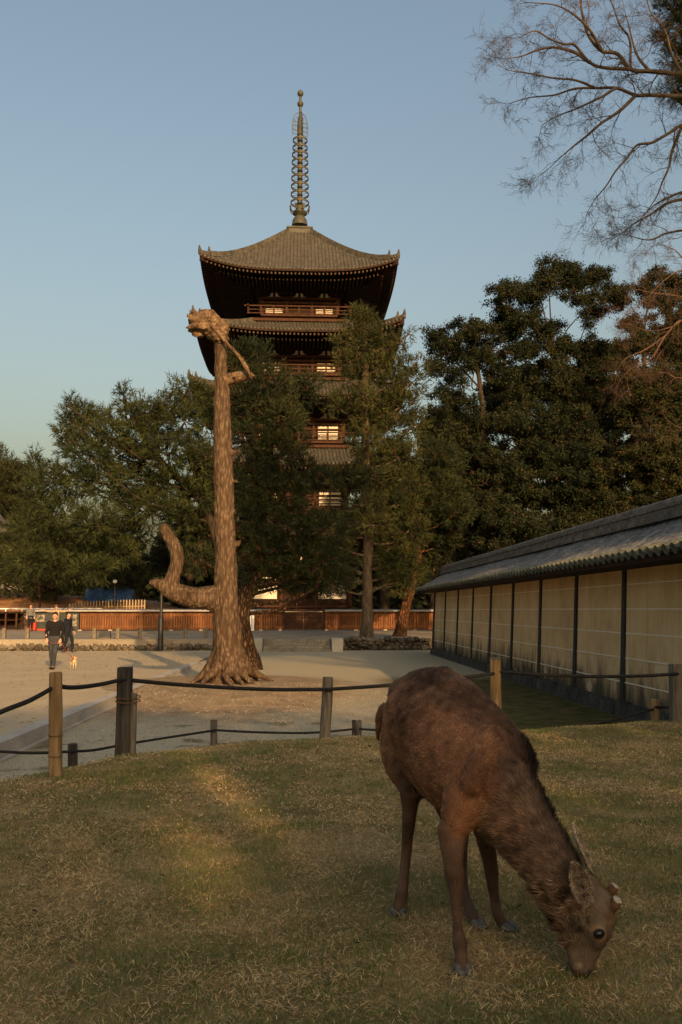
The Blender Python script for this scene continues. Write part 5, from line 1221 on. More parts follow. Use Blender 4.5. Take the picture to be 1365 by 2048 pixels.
# ------------------------------------------------------------- the topped pine with its hooked limb
TYD = 20.2
def tp(px, py, dy=0): return at(px, py, TYD + dy)
ct = empty('topped_pine', tuple(onz(452, 1352, .1))); tag(ct, 'straight bare pine trunk topped and broken, with one hooked limb curling up', 'tree'); CO = np.array(ct.location)
kk = pxm(TYD)
mb = MB()
tr = [(458, 1392, 52), (457, 1365, 42), (456, 1345, 35), (456, 1310, 30.5), (455, 1270, 28.5), (452, 1220, 26), (452, 1160, 23.5), (452, 1100, 21.5), (449, 1040, 20.5), (448, 980, 20), (446, 900, 19), (445, 840, 18), (444, 790, 16.5), (443, 755, 14), (442, 720, 13), (442, 680, 13.5), (444, 650, 13)]
V_, F_ = loft([tp(a, b) for a, b, r in tr], [r * kk for a, b, r in tr], n=20, sub=4); mb.add(V_, F_)
rr = random.Random(2)
for q in range(11):       # buttress roots
    a = q / 11 * 2 * math.pi + rr.uniform(-.2, .2); c = tp(457, 1352); L = rr.uniform(.35, .8); 
    pts = [c + (math.cos(a) * .22, math.sin(a) * .22, .55), c + (math.cos(a) * .42, math.sin(a) * .42, .18), c + (math.cos(a) * (.45 + L * .4), math.sin(a) * (.45 + L * .4), -.02), c + (math.cos(a + .2) * (.45 + L), math.sin(a + .2) * (.45 + L), -.22)]
    V_, F_ = loft(pts, [.15, .13, .07, .02], n=10); mb.add(V_, F_)
for (px, py, dx, dy, r) in ((463, 905, 13, -2, 6), (464, 962, 12, 3, 3), (462, 1022, 9, -2, 7), (470, 1088, 12, -8, 6), (458, 840, 4, 0, 7)):   # knots
    V_, F_ = loft([tp(px - 4, py + 3, -.05), tp(px + dx * .5, py, -.05), tp(px + dx, py + dy, -.06)], [r * 1.4 * kk, r * kk, r * .45 * kk], n=10); mb.add(V_, F_)
# hooked limb
hk = [(440, 1200, 30), (418, 1196, 24), (390, 1196, 21.5), (362, 1189, 20), (336, 1177, 17), (316, 1168, 11), (298, 1165, 5)]
V_, F_ = loft([tp(a, b, -.02 * i) for i, (a, b, r) in enumerate(hk)], [r * kk for a, b, r in hk], n=16, sub=4); mb.add(V_, F_)
hu = [(338, 1172, 15), (347, 1152, 14), (354, 1128, 13.5), (353, 1104, 13.5), (345, 1084, 13), (334, 1068, 12), (324, 1050, 9)]
V_, F_ = loft([tp(a, b, -.08) for a, b, r in hu], [r * kk for a, b, r in hu], n=14, sub=4); mb.add(V_, F_)
TV, TF, TN = remeshed(mb, .022, 4)
d = np.empty(len(TV))
for i, v in enumerate(TV):
    q = Vector((v[0] * 13, v[1] * 13, v[2] * 4.2)); dd = noise.voronoi(q)[0]; d[i] = min(.016, (dd[1] - dd[0]) * .04) - .01 + noise.noise(Vector(v * 2.2)) * .015 + noise.noise(Vector((v[0] * 25, v[1] * 25, v[2] * 8))) * .008
TV = TV + TN * d[:, None]
link('trunk', mesh_np('trunk', TV - CO, TF, [bark_cut]), ct)
# splintered crown chunk, pale broken wood
mb = MB()
for pts, rad in (([(446, 690), (436, 668), (418, 655), (398, 645), (384, 640)], [12, 17, 19, 19, 12]), ([(440, 665), (420, 640), (402, 635)], [13, 17, 10]), ([(446, 680), (446, 655), (440, 640)], [12, 11, 6]),
                 ([(400, 640), (386, 632), (380, 626)], [10, 6, 2]), ([(420, 632), (408, 626), (396, 622)], [8, 5, 1]), ([(395, 660), (384, 662), (378, 660)], [9, 5, 1]), ([(404, 668), (394, 672), (384, 668)], [7, 4, 1])):
    V_, F_ = loft([tp(a, b, -.1 * (i % 2)) for i, (a, b) in enumerate(pts)], [r * kk for r in rad], n=10); mb.add(V_, F_)
for q in range(15):
    a = tp(405 + rr.uniform(-16, 40), 650 + rr.uniform(-18, 12), rr.uniform(-.25, .1)); b_ = a + np.array((rr.uniform(-.30, -.08), rr.uniform(-.15, .1), rr.uniform(-.05, .12))); V_, F_ = loft([a, (a + b_) / 2 + (0, 0, .02), b_], [.06, .045, .008], n=6); mb.add(V_, F_)
V_, F_, N_ = remeshed(mb, .022, 1); V_ = V_ + N_ * np.array([noise.noise(Vector((v[0] * 2.5, v[1] * 6, v[2] * 6))) * .07 + noise.noise(Vector((v[0] * 6, v[1] * 16, v[2] * 16))) * .05 for v in V_])[:, None]
link('broken_top', mesh_np('broken_top', V_ - CO, F_, [broken]), ct)
mb = MB(); V_, F_ = loft([tp(424, 650, -.3), tp(450, 682, -.3), tp(478, 712, -.3), tp(492, 734, -.28), tp(499, 747, -.25)], [3.5 * kk, 3.5 * kk, 3.5 * kk, 5 * kk, 2 * kk], n=8); mb.add(V_ - CO, F_); mb.build('dead_stick', broken, ct, True)
mb = MB(); V_, F_ = loft([tp(440, 765), tp(462, 758), (tp(485, 752)), tp(505, 752)], [14 * kk, 12 * kk, 11 * kk, 8 * kk], n=10); mb.add(V_, F_)
for q in range(16):
    a = tp(480 + rr.uniform(-14, 18), 754 + rr.uniform(-9, 9), rr.uniform(-.15, .15)); b = a + np.array((rr.uniform(.1, .30), rr.uniform(-.2, .1), rr.uniform(-.16, .14))); V_, F_ = loft([a, (a + b) / 2 + (0, 0, .03), b], [.035, .03, .008], n=6); mb.add(V_, F_)
V_, F_, N_ = remeshed(mb, .018, 1); V_ = V_ + N_ * np.array([noise.noise(Vector(v * 12)) * .03 for v in V_])[:, None]; link('broken_limb', mesh_np('broken_limb', V_ - CO, F_, [broken]), ct)

# ------------------------------------------------------------- foliage machinery
needle_m = tinted('pine_needles', .7, .2, .15); leaf_m = tinted('evergreen_leaves', .8, .15, .12)
def basis(d):
    a = np.where(np.abs(d[:, 2:3]) < .9, np.array([[0, 0, 1.0]]), np.array([[1.0, 0, 0]])); e1 = np.cross(d, a); e1 /= np.linalg.norm(e1, axis=1)[:, None] + 1e-9; return e1, np.cross(d, e1)
def shoots(P, D, col, rng, nn=16, L=.13, wd=.006, sl=.22, spread=(.5, 1.0)):
    """bottle-brush pine shoots: needles all round a short stem"""
    n = len(P); e1, e2 = basis(D); ph = rng.random((n, nn)) * 2 * math.pi; th = rng.uniform(*spread, (n, nn)); s_ = rng.random((n, nn)) * sl
    r = e1[:, None] * np.cos(ph)[..., None] + e2[:, None] * np.sin(ph)[..., None]
    dv = D[:, None] * np.cos(th)[..., None] + r * np.sin(th)[..., None]; b = P[:, None] + D[:, None] * s_[..., None]
    sdv = np.cross(dv, rng.normal(size=dv.shape)); sdv /= np.linalg.norm(sdv, axis=2)[..., None] + 1e-9
    Ln = L * rng.uniform(.7, 1.2, (n, nn, 1)); V = np.stack([b - sdv * wd, b + sdv * wd, b + dv * Ln], 2).reshape(-1, 3)
    c = np.repeat(col, nn, axis=0).reshape(n, nn, 3) * rng.uniform(.7, 1.3, (n, nn, 1)); c = np.repeat(c.reshape(-1, 3), 3, axis=0)
    return V, c
def blob_points(c, rad, n, rng, shell=.55, up=.35):
    d = rng.normal(size=(n, 3)); d /= np.linalg.norm(d, axis=1)[:, None]; rr_ = rng.uniform(shell ** 2, 1, (n, 1)) ** .5
    bump = np.array([1 + .28 * noise.noise(Vector(x * 2.2 + c * .7)) + .18 * noise.noise(Vector(x * 5 + c)) for x in d])[:, None]
    P = c + d * rad * rr_ * bump; D = d * (1 / np.asarray(rad)) ; D /= np.linalg.norm(D, axis=1)[:, None]; D = D + np.array((0, 0, up)) * 2 * rng.random((n, 1)) + rng.normal(0, .3, (n, 3)); D /= np.linalg.norm(D, axis=1)[:, None]
    return P, D
def branchwork(mb, rng, start, ends, r0, n=6, sag=.1):
    for e, re in ends:
        s_ = np.array(start(e)) if callable(start) else np.array(start); e = np.array(e); m = (s_ + e) / 2 + rng.normal(0, .12, 3) * np.linalg.norm(e - s_) * .5 + (0, 0, -sag * np.linalg.norm(e - s_))
        V_, F_ = loft([s_, m, e], [r0 * re, r0 * re * .6, r0 * .18], n=n, sub=4); mb.add(V_, F_)
def pine(name, label, base, trunk, r0, blobs, cols, seed, bark, nsh=60, nn=16, L=.13, wd=.006, sl=.22, group='pines round the pagoda', rtop=.35, limbs=True, brown=0, limb_max=9999):
    """trunk: world points; blobs: (px,py,Y,rx_px,ry_px) measured in the photograph, one per bough"""
    rng = np.random.default_rng(seed); o = empty(name, tuple(base)); O = np.array(base, float); tag(o, label, 'tree', group)
    tr = np.array(trunk); k = len(tr)
    mb = MB(); V_, F_ = loft(np.vstack([tr[0] + (0, 0, -.3), tr]), [r0 * 1.5] + [r0 * (1.25 if i == 0 else 1 - (1 - rtop) * i / (k - 1)) for i in range(k)], n=12, sub=5); 
    V_ = V_ + np.array([noise.noise_vector(Vector(v * 2.5)) * r0 * .25 for v in V_]); mb.add(V_, F_)
    tc = catmull(tr, 8); cen = []
    for (px, py, Y, rx, ry) in blobs: cen.append((at(px, py, Y), np.array((rx * pxm(Y), rx * pxm(Y) * .9, ry * pxm(Y)))))
    def start(e):
        zt = e[2] - .35 * np.linalg.norm(e[:2] - tc[:, :2].mean(0)); i = np.abs(tc[:, 2] - zt).argmin(); return tc[i]
    if limbs: branchwork(mb, rng, start, [(c, .24) for (c, r), bb in zip(cen, blobs) if bb[1] < limb_max], r0)
    VV = []; CC = []
    for c, rad in cen:
        vol = (rad[0] * rad[1] + rad[0] * rad[2] * 2); n = max(12, int(nsh * vol * 3.2)); P, D = blob_points(c, rad, n, rng, .35)
        clump = np.array([noise.noise(Vector(p * 1.1)) for p in P])[:, None]
        base_c = np.array(cols[0]) * (.5 - clump * .7) + np.array(cols[1]) * (.5 + clump * .7); base_c = np.clip(base_c, .004, 1) * rng.uniform(.75, 1.3, (n, 1))
        if brown: b_ = rng.random(n) < brown; base_c[b_] = np.array((.085, .042, .020)) * rng.uniform(.6, 1.2, (b_.sum(), 1))
        V, C = shoots(P, D, base_c, rng, nn, L, wd, sl); VV.append(V); CC.append(C)
        for q in range(int(3 + vol * .8)):
            i = rng.integers(n); V_, F_ = loft([c + (P[i] - c) * .15, c + (P[i] - c) * .6 + rng.normal(0, .05, 3), P[i]], [r0 * .12, r0 * .07, .008], n=4, sub=2); mb.add(V_, F_)
    mb.v = [v - O for v in mb.v]; mb.build('trunk', bark, o, True)
    V = np.concatenate(VV); link('crown', mesh_np('crown', V - O, np.arange(len(V)).reshape(-1, 3), [needle_m], cols=np.concatenate(CC), smooth=False), o)
    return o
def broadleaf(name, label, base, trunk, r0, blobs, cols, seed, bark, dens=260, leaf=.16, group='broadleaved evergreens behind the wall', gap=.0, nlimb=1):
    rng = np.random.default_rng(seed); o = empty(name, tuple(base)); O = np.array(base, float); tag(o, label, 'tree', group)
    tr = np.array(trunk); k = len(tr); mb = MB(); V_, F_ = loft(np.vstack([tr[0] + (0, 0, -.3), tr]), [r0 * 1.4] + [r0 * (1.2 if i == 0 else 1 - .65 * i / (k - 1)) for i in range(k)], n=10, sub=5); mb.add(V_, F_)
    tc = catmull(tr, 8); VV = []; CC = []
    for bi, (px, py, Y, rx, ry) in enumerate(blobs):
        c = at(px, py, Y); rad = np.array((rx * pxm(Y), rx * pxm(Y) * .9, ry * pxm(Y))) * 1.12
        zt = c[2] - .5 * np.linalg.norm(c[:2] - tc[:, :2].mean(0)); i = np.abs(tc[:, 2] - zt).argmin(); s_ = tc[max(0, i - 3)]
        V_, F_ = loft([s_, (s_ + c) / 2 + rng.normal(0, .5, 3), c], [r0 * .20, r0 * .12, r0 * .05], n=6, sub=4)
        if bi < 26 and bi % 3 == 0: mb.add(V_, F_)
        vol = rad[0] * rad[1] + 2 * rad[0] * rad[2]; ncl = max(14, int(12.0 * vol / 3)); P, D = blob_points(c, rad, ncl, rng, .45, .2)
        for q in range(len(P)):
            if q % 2 == 0: V_, F_ = loft([c + (P[q] - c) * .1, c * .45 + P[q] * .55 + rng.normal(0, .08, 3), P[q]], [r0 * .11, r0 * .06, .01], n=4, sub=2); mb.add(V_, F_)
        nl = int(9 * dens * vol / ncl / 3); cr = .34 * (pxm(Y) * 26)
        ce = np.repeat(P, nl, axis=0); n = len(ce); off = rng.normal(size=(n, 3)) * np.array((1, 1, .8)) * cr * .66; LP = ce + off
        nrm = rng.normal(size=(n, 3)) * .8 + np.array((0, 0, .7)) + off * 1.2; nrm /= np.linalg.norm(nrm, axis=1)[:, None]
        e1, e2 = basis(nrm); ph = rng.random((n, 1)) * 6.283; u = e1 * np.cos(ph) + e2 * np.sin(ph); v = np.cross(nrm, u); s1 = leaf * rng.uniform(.6, 1.15, (n, 1)); s2 = s1 * .42
        V = np.stack([LP - u * s1 * .5, LP + v * s2 * .5, LP + u * s1 * .5, LP - v * s2 * .5], 1).reshape(-1, 3)
        cl = rng.random((ncl, 1)); bc = np.array(cols[0]) * (1 - cl) + np.array(cols[1]) * cl; bc = np.repeat(bc, nl, axis=0) * rng.uniform(.6, 1.4, (n, 1)); rus = rng.random(n) < .03; bc[rus] = (.085, .042, .018)
        VV.append(V); CC.append(np.repeat(bc, 4, axis=0))
    mb.v = [v - O for v in mb.v]; mb.build('trunk', bark, o, True)
    V = np.concatenate(VV); link('crown', mesh_np('crown', V - O, np.arange(len(V)).reshape(-1, 4), [leaf_m], cols=np.concatenate(CC), smooth=False), o); return o
def rblobs(seed, cx, cy, W_, H_, Y, n, rx, ry, yv=2.5, keep=None):
    """n boughs spread over an ellipse of the picture at depth Y"""
    r = random.Random(seed); out = []; t = 0
    while len(out) < n and t < 4000:
        t += 1; u, v = r.uniform(-1, 1), r.uniform(-1, 1)
        if u * u + v * v > 1: continue
        px, py = cx + u * W_, cy + v * H_
        if keep and not keep(px, py): continue
        s_ = r.uniform(.7, 1.25); out.append((px, py, Y + r.uniform(-yv, yv), rx * s_, ry * s_ * r.uniform(.8, 1.2)))
    return out
GA = [(.012, .020, .008), (.048, .058, .017)]; GB = [(.011, .018, .008), (.036, .044, .014)]; GD = [(.007, .012, .006), (.020, .026, .010)]; BL = [(.008, .015, .007), (.028, .033, .013)]
# --- old pine just behind the cut tree (forked leaning trunk), crown over the middle
b = onz(497, 1336, .04)
Y = b[1]
pine('leaning_pine', 'dark leaning pine close behind the cut trunk, its crown in front of the lower pagoda', b, [b, at(488, 1290, Y), at(480, 1240, Y), at(487, 1200, Y), at(508, 1160, Y), at(520, 1080, Y + .5), at(530, 980, Y + 1), at(540, 880, Y + 1), at(540, 800, Y + 1)], .36,
     [(500, 715, Y, 42, 26), (475, 735, Y, 30, 24), (540, 770, Y, 50, 32), (590, 790, Y + 1, 40, 26), (620, 770, Y + 1, 32, 16), (500, 800, Y, 45, 36), (560, 840, Y, 55, 40), (500, 880, Y, 45, 40), (558, 910, Y, 50, 40), (612, 945, Y, 30, 22),
      (510, 960, Y, 50, 38), (570, 990, Y, 48, 34), (650, 958, Y + 1, 30, 13), (520, 1030, Y, 50, 34), (590, 1050, Y, 50, 32), (650, 1060, Y, 50, 30), (540, 1100, Y, 45, 30), (600, 1115, Y, 45, 26), (650, 1120, Y, 34, 22), (400, 1120, Y + 1, 35, 26), (500, 1130, Y, 28, 20), (595, 880, Y + 1, 26, 22), (520, 1150, Y, 40, 18), (560, 1160, Y + .5, 36, 14), (610, 1158, Y + .5, 44, 16), (660, 1160, Y + .5, 38, 14), (575, 1135, Y, 40, 20), (640, 1180, Y + 1, 18, 8)],
     GB, 11, bark_dark, nsh=62, nn=11, L=.19, wd=.014, sl=.30, brown=.06)
# --- big left pine
Y = 34.0
lb = at(330, 1290, 58); lb[2] = .9
lt = []
LP = [(150, 830, 26, 20), (145, 862, 28, 24), (185, 850, 28, 24), (215, 872, 34, 26), (250, 805, 13, 24), (262, 835, 22, 20), (300, 830, 22, 22), (320, 850, 30, 26), (345, 820, 22, 26), (370, 845, 34, 30), (400, 800, 32, 24), (378, 785, 22, 15), (415, 850, 34, 34),
      (285, 880, 45, 34), (240, 910, 45, 32), (180, 915, 38, 28), (340, 905, 50, 36), (400, 920, 40, 34), (150, 900, 26, 22), (75, 940, 20, 20), (100, 965, 34, 26), (150, 965, 40, 28), (210, 970, 45, 32), (270, 965, 50, 30), (330, 975, 50, 30), (390, 990, 34, 26),
      (70, 985, 26, 20), (60, 1050, 36, 24), (120, 1030, 45, 26), (190, 1045, 45, 28), (240, 1065, 40, 20), (110, 1090, 45, 24), (170, 1110, 50, 22), (60, 1120, 40, 22), (230, 1105, 38, 16), (120, 1135, 50, 16), (190, 1140, 40, 14), (300, 1020, 45, 26), (360, 1040, 40, 26), (270, 1010, 40, 26)]
for a_, b_ in ((137, 812), (141, 838), (170, 822), (178, 838), (205, 832), (215, 838), (246, 785), (250, 800), (275, 815), (292, 812), (308, 808), (318, 812), (332, 800), (345, 812), (232, 845), (160, 850), (222, 852), (262, 830), (70, 918), (118, 930), (365, 800), (130, 890), (390, 808), (355, 775), (378, 780), (127, 868)): LP.append((a_, b_, 8, 15))
Yl = 40.0
lb = at(325, 1283, 46); lb[2] = TZ; 
lb = np.array((float(at(452, 1240, 57.6)[0]), 57.6, .55))
Yl = 56.0
pine('spreading_pine', 'broad spreading pine left of the cut trunk, with upright shoots against the sky', lb, [lb, at(450, 1200, 57.4), at(440, 1100, 57), at(400, 1000, 57), at(330, 930, 57), at(285, 870, 57), at(280, 830, 57)], .38,
     [(a, b_, Yl + random.Random(a).uniform(-2.5, 1.5), c, d_) for a, b_, c, d_ in LP], GA, 12, bark_deep, limb_max=960, nsh=13, nn=13, L=.42, wd=.026, sl=.65)
# --- tall slender pine right of centre
Y = 40.5
b = at(735, 1284, Y); b[2] = TZ
pine('slender_pine', 'tall slender pine with straight grey trunk rising in front of the pagoda', b, [b, at(735, 1200, Y), at(737, 1100, Y), at(736, 1000, Y), at(732, 900, Y), at(731, 800, Y), at(731, 700, Y), at(722, 630, Y)], .27,
     [(722, 628, Y, 20, 12), (712, 645, Y, 26, 14), (740, 655, Y, 30, 16), (770, 670, Y, 22, 12), (690, 685, Y, 24, 14), (722, 690, Y, 34, 18), (765, 695, Y, 36, 18), (800, 685, Y, 18, 8), (818, 668, Y, 9, 8), (700, 725, Y, 34, 14), (760, 735, Y, 45, 20), (805, 730, Y, 28, 12), (835, 725, Y, 16, 9), (700, 760, Y, 22, 12), (775, 775, Y, 50, 24),
      (825, 765, Y, 32, 22), (690, 800, Y, 34, 16), (740, 815, Y, 45, 18), (800, 815, Y, 45, 26), (672, 815, Y, 22, 10), (738, 880, Y - 1.1, 26, 12), (722, 1010, Y - 1.2, 34, 15), (748, 1050, Y - 1.1, 30, 13), (730, 795, Y - 1, 26, 10), (745, 950, Y - 1.1, 24, 10), (735, 855, Y, 34, 16), (715, 885, Y, 22, 10), (780, 860, Y, 50, 26), (830, 850, Y, 26, 24), (745, 905, Y, 32, 14), (800, 915, Y, 45, 26), (690, 955, Y, 42, 13), (760, 965, Y, 50, 22), (815, 975, Y, 35, 26),
      (720, 1045, Y, 50, 18), (790, 1010, Y, 45, 18), (672, 1092, Y, 38, 16), (785, 1095, Y, 34, 20), (820, 1060, Y, 40, 24), (655, 1052, Y, 28, 12), (682, 1130, Y, 34, 16), (792, 1140, Y, 34, 16), (668, 1165, Y, 34, 14), (798, 1165, Y, 34, 16), (820, 1150, Y, 40, 18), (660, 1140, Y, 30, 14), (800, 1120, Y, 45, 22)],
     [(.014, .022, .008), (.062, .064, .018)], 13, bark_pale, nsh=27, nn=12, L=.25, wd=.018, sl=.40, brown=.02)
# --- leaning pine near the wall's far end
Y = 43.0
b = at(800, 1276, Y); b[2] = TZ
pine('bent_pine', 'smaller pine leaning to the right near the far end of the earthen wall', b, [b, at(806, 1240, Y), at(818, 1190, Y), at(832, 1140, Y), at(840, 1080, Y), at(842, 1000, Y), at(840, 930, Y)], .30,
     rblobs(5, 845, 1000, 70, 105, Y, 22, 34, 22, 1.5), GB, 14, bark_red, nsh=28, nn=12, L=.25, wd=.018, sl=.40)
# --- pines on the bank at the left, far pines
for i, (px, Yt, cy, W_, H_, n_, nm) in enumerate(((103, 74, 1110, 75, 62, 16, 'behind the young man, trunk lit orange'), (209, 76, 1120, 80, 62, 16, 'right of the young man, trunk lit orange'), (15, 93, 1040, 62, 100, 22, 'far left edge, layered and grey-green'), (-45, 95, 1060, 60, 100, 10, 'off the left edge'),
                                                   (380, 80, 1120, 60, 85, 16, 'seen under the hooked limb'))):
    b = at(px, 1212, Yt); b[2] = float(hz(b[0], Yt)) 
    bl = rblobs(20 + i, px + 3, cy, W_, H_, Yt, n_, 34, 15, 3)
    if i == 0: bl += [(5, 1092, 72, 30, 15), (24, 1110, 72, 34, 16), (0, 1130, 72, 34, 16), (35, 1088, 72, 24, 12), (15, 1150, 72, 36, 16), (40, 1140, 72, 34, 14), (10, 1170, 72, 34, 12)]
    if i == 2: bl += [(8, 925, 93, 22, 14), (-5, 905, 93, 14, 10), (35, 945, 93, 14, 10), (20, 965, 93, 30, 14), (10, 1000, 93, 40, 16)]
    pine('bank_pine', 'pine on the bank of dry grass, ' + nm, b, [b, at(px + 1, 1170, Yt), at(px + 4, 1100, Yt), at(px + 2, cy - H_ * .5, Yt)], .42, bl, GD if i in (3, 4) else [(.016, .023, .010), (.045, .050, .019)], 30 + i, bark_deep if i > 1 else bark_red, nsh=9, nn=12, L=.50, wd=.034, sl=.7, group='pines on the grassy bank')
# small bare sapling on the bank
b = at(80, 1215, 66); b[2] = float(hz(b[0], 66)); o = empty('bare_sapling', tuple(b)); tag(o, 'thin leaning bare sapling on the bank in front of the pines', 'tree')
mb = MB(); t_ = at(76, 1150, 66) - b; V_, F_ = loft([(0, 0, -.2), t_ * .5 + (.1, 0, 0), t_], [.10, .07, .03], n=8); mb.add(V_, F_)
for q in range(8): V_, F_ = loft([t_ * (.5 + q * .06), t_ * (.62 + q * .06) + (rr.uniform(-.8, .8), rr.uniform(-.5, .5), .4)], [.03, .008], n=5, sub=1); mb.add(V_, F_)
mb.build('trunk', bark_red, o, True)
# --- dark evergreens behind: they close the gap between fence and pagoda
for i, (px, Yt, cy, W_, H_, n_, lab) in enumerate(((450, 62, 1040, 70, 110, 24, 'dark evergreen between the cut trunk and the pagoda'), (870, 62, 1030, 80, 120, 26, 'dark evergreen between the slender pine and the earthen wall'), (770, 66, 1010, 60, 110, 18, 'dark evergreen standing close to the right side of the pagoda'))):
    b = at(px, 1212, Yt); b[2] = .8
    broadleaf('dark_evergreen', lab, b, [b, at(px, 1150, Yt), at(px + 5, 1060, Yt), at(px, cy - H_ * .4, Yt)], .35, rblobs(40 + i, px, cy, W_, H_, Yt, n_, 34, 24, 2.5, keep=lambda x, y: not (640 < x < 700)), [(.010, .015, .006), (.028, .030, .011)], 50 + i, bark_deep, dens=230, leaf=.26, group='dark evergreens in front of the pagoda base')
# --- broadleaved evergreens on the right
def bl_tree(i, px, Yt, lab, blobs, cols=BL, dens=330, leaf=.17, fork=None):
    r_ = random.Random(90 + i); fill = []
    for (a_, b_, Y_, c_, d_) in blobs:      # each bough carries smaller side clumps, denser toward the lower crown
        for q in range(2 if b_ < 760 else 3): fill.append((a_ + r_.uniform(-1.1, 1.1) * c_, b_ + r_.uniform(-.3, 1.2) * d_ * 1.3, Y_ + r_.uniform(-2.5, 2.5), c_ * r_.uniform(.5, .9), d_ * r_.uniform(.6, 1.0)))
    blobs = blobs + fill
    b = at(px, 1160, Yt); b[2] = .5; top = min(bb[1] for bb in blobs)
    broadleaf('evergreen_oak', lab, b, [b, at(px + 12, 1050, Yt), at(px - 14, 950, Yt), at(px + 6, 850, Yt), at(px - 8, max(640, top + 45), Yt)], .30, blobs, cols, 60 + i, bark_deep, dens=dens, leaf=leaf)
bl_tree(0, 960, 47, 'loose-crowned evergreen oak just right of the slender pine, sky showing through it',
        [(878, 678, 47, 26, 22), (905, 700, 47, 30, 24), (930, 655, 46, 34, 20), (960, 665, 47, 34, 22), (870, 730, 47, 20, 18), (900, 745, 47, 24, 16), (955, 715, 47, 36, 22), (1000, 700, 47, 34, 24), (885, 790, 47, 28, 20), (930, 800, 47, 26, 14), (1005, 750, 47, 34, 22), (870, 830, 47, 26, 20), (920, 850, 47, 36, 18), (980, 845, 47, 26, 16), (1030, 830, 47, 30, 22),
         (880, 890, 46, 34, 22), (940, 905, 46, 40, 22), (1000, 915, 46, 36, 22), (900, 950, 46, 45, 24), (970, 970, 46, 45, 26), (1030, 960, 46, 40, 28), (880, 1010, 46, 40, 24), (950, 1030, 45, 45, 26), (1020, 1030, 45, 45, 26), (850, 1060, 46, 34, 22), (910, 1090, 45, 45, 24), (980, 1090, 44, 50, 24), (860, 1120, 45, 34, 18)])
bl_tree(1, 1110, 50, 'tallest evergreen oak of the right-hand group, its top split into clumps',
        [(1100, 525, 50, 16, 12), (1090, 548, 50, 26, 16), (1135, 540, 50, 28, 20), (1020, 580, 50, 28, 20), (1055, 590, 50, 26, 18), (1000, 612, 49, 24, 18), (1075, 575, 50, 28, 16), (1150, 580, 50, 34, 22), (1190, 550, 51, 32, 20), (1210, 585, 51, 30, 20), (1045, 640, 49, 40, 20), (1090, 660, 50, 36, 18), (1180, 625, 51, 26, 14), (1020, 660, 49, 34, 18),
         (1140, 690, 51, 34, 16), (1080, 710, 50, 40, 22), (1190, 690, 51, 30, 22), (1110, 750, 50, 45, 26), (1170, 750, 50, 40, 24), (1060, 780, 50, 40, 24), (1130, 800, 50, 50, 28), (1190, 810, 50, 45, 28), (1080, 850, 49, 45, 26), (1150, 870, 49, 55, 30), (1210, 880, 49, 45, 30), (1070, 910, 48, 45, 28), (1140, 940, 48, 55, 30), (1210, 950, 48, 50, 30), (1090, 990, 47, 50, 28), (1170, 1010, 47, 55, 28), (1060, 1050, 46, 45, 24), (1130, 1060, 45, 55, 24)])
bl_tree(2, 1290, 48, 'dense dark evergreen oak at the right edge behind the earthen wall',
        [(1310, 555, 48, 30, 20), (1280, 575, 48, 24, 16), (1350, 570, 48, 30, 22), (1250, 590, 48, 26, 18), (1330, 610, 48, 40, 24), (1270, 640, 48, 36, 22), (1360, 660, 48, 36, 28), (1300, 690, 48, 34, 22), (1250, 700, 48, 34, 20), (1340, 740, 48, 34, 24), (1270, 760, 48, 40, 26), (1330, 810, 48, 50, 30), (1260, 830, 48, 45, 28), (1380, 800, 48, 50, 40), (1300, 880, 47, 55, 32), (1370, 900, 47, 50, 40),
         (1260, 920, 47, 45, 30), (1320, 950, 46, 55, 32), (1380, 980, 46, 50, 32), (1260, 1000, 46, 50, 28), (1200, 1050, 45, 50, 22), (1290, 1040, 44, 55, 20)], [(.012, .018, .007), (.040, .042, .014)], dens=300)

for i, (px, Yt, cy, W_, H_, n_, lab) in enumerate(((900, 62, 960, 70, 150, 34, 'dark evergreen filling the gap behind the loose-crowned oak'), (1040, 64, 930, 85, 190, 44, 'dark evergreen behind, between the two larger oaks'), (1200, 66, 900, 85, 220, 46, 'dark evergreen behind the tallest oak, low crown'), (1350, 62, 880, 80, 240, 40, 'dark evergreen at the right edge in the second rank'))):
    b = at(px, 1160, Yt); b[2] = .5
    broadleaf('evergreen_oak', lab, b, [b, at(px + 3, 1050, Yt), at(px - 5, 950, Yt), at(px, cy - H_ * .3, Yt)], .32, rblobs(140 + i, px, cy, W_, H_, Yt, n_, 36, 26, 2.5), [(.008, .013, .006), (.026, .029, .011)], 150 + i, bark_deep, dens=190, leaf=.26)
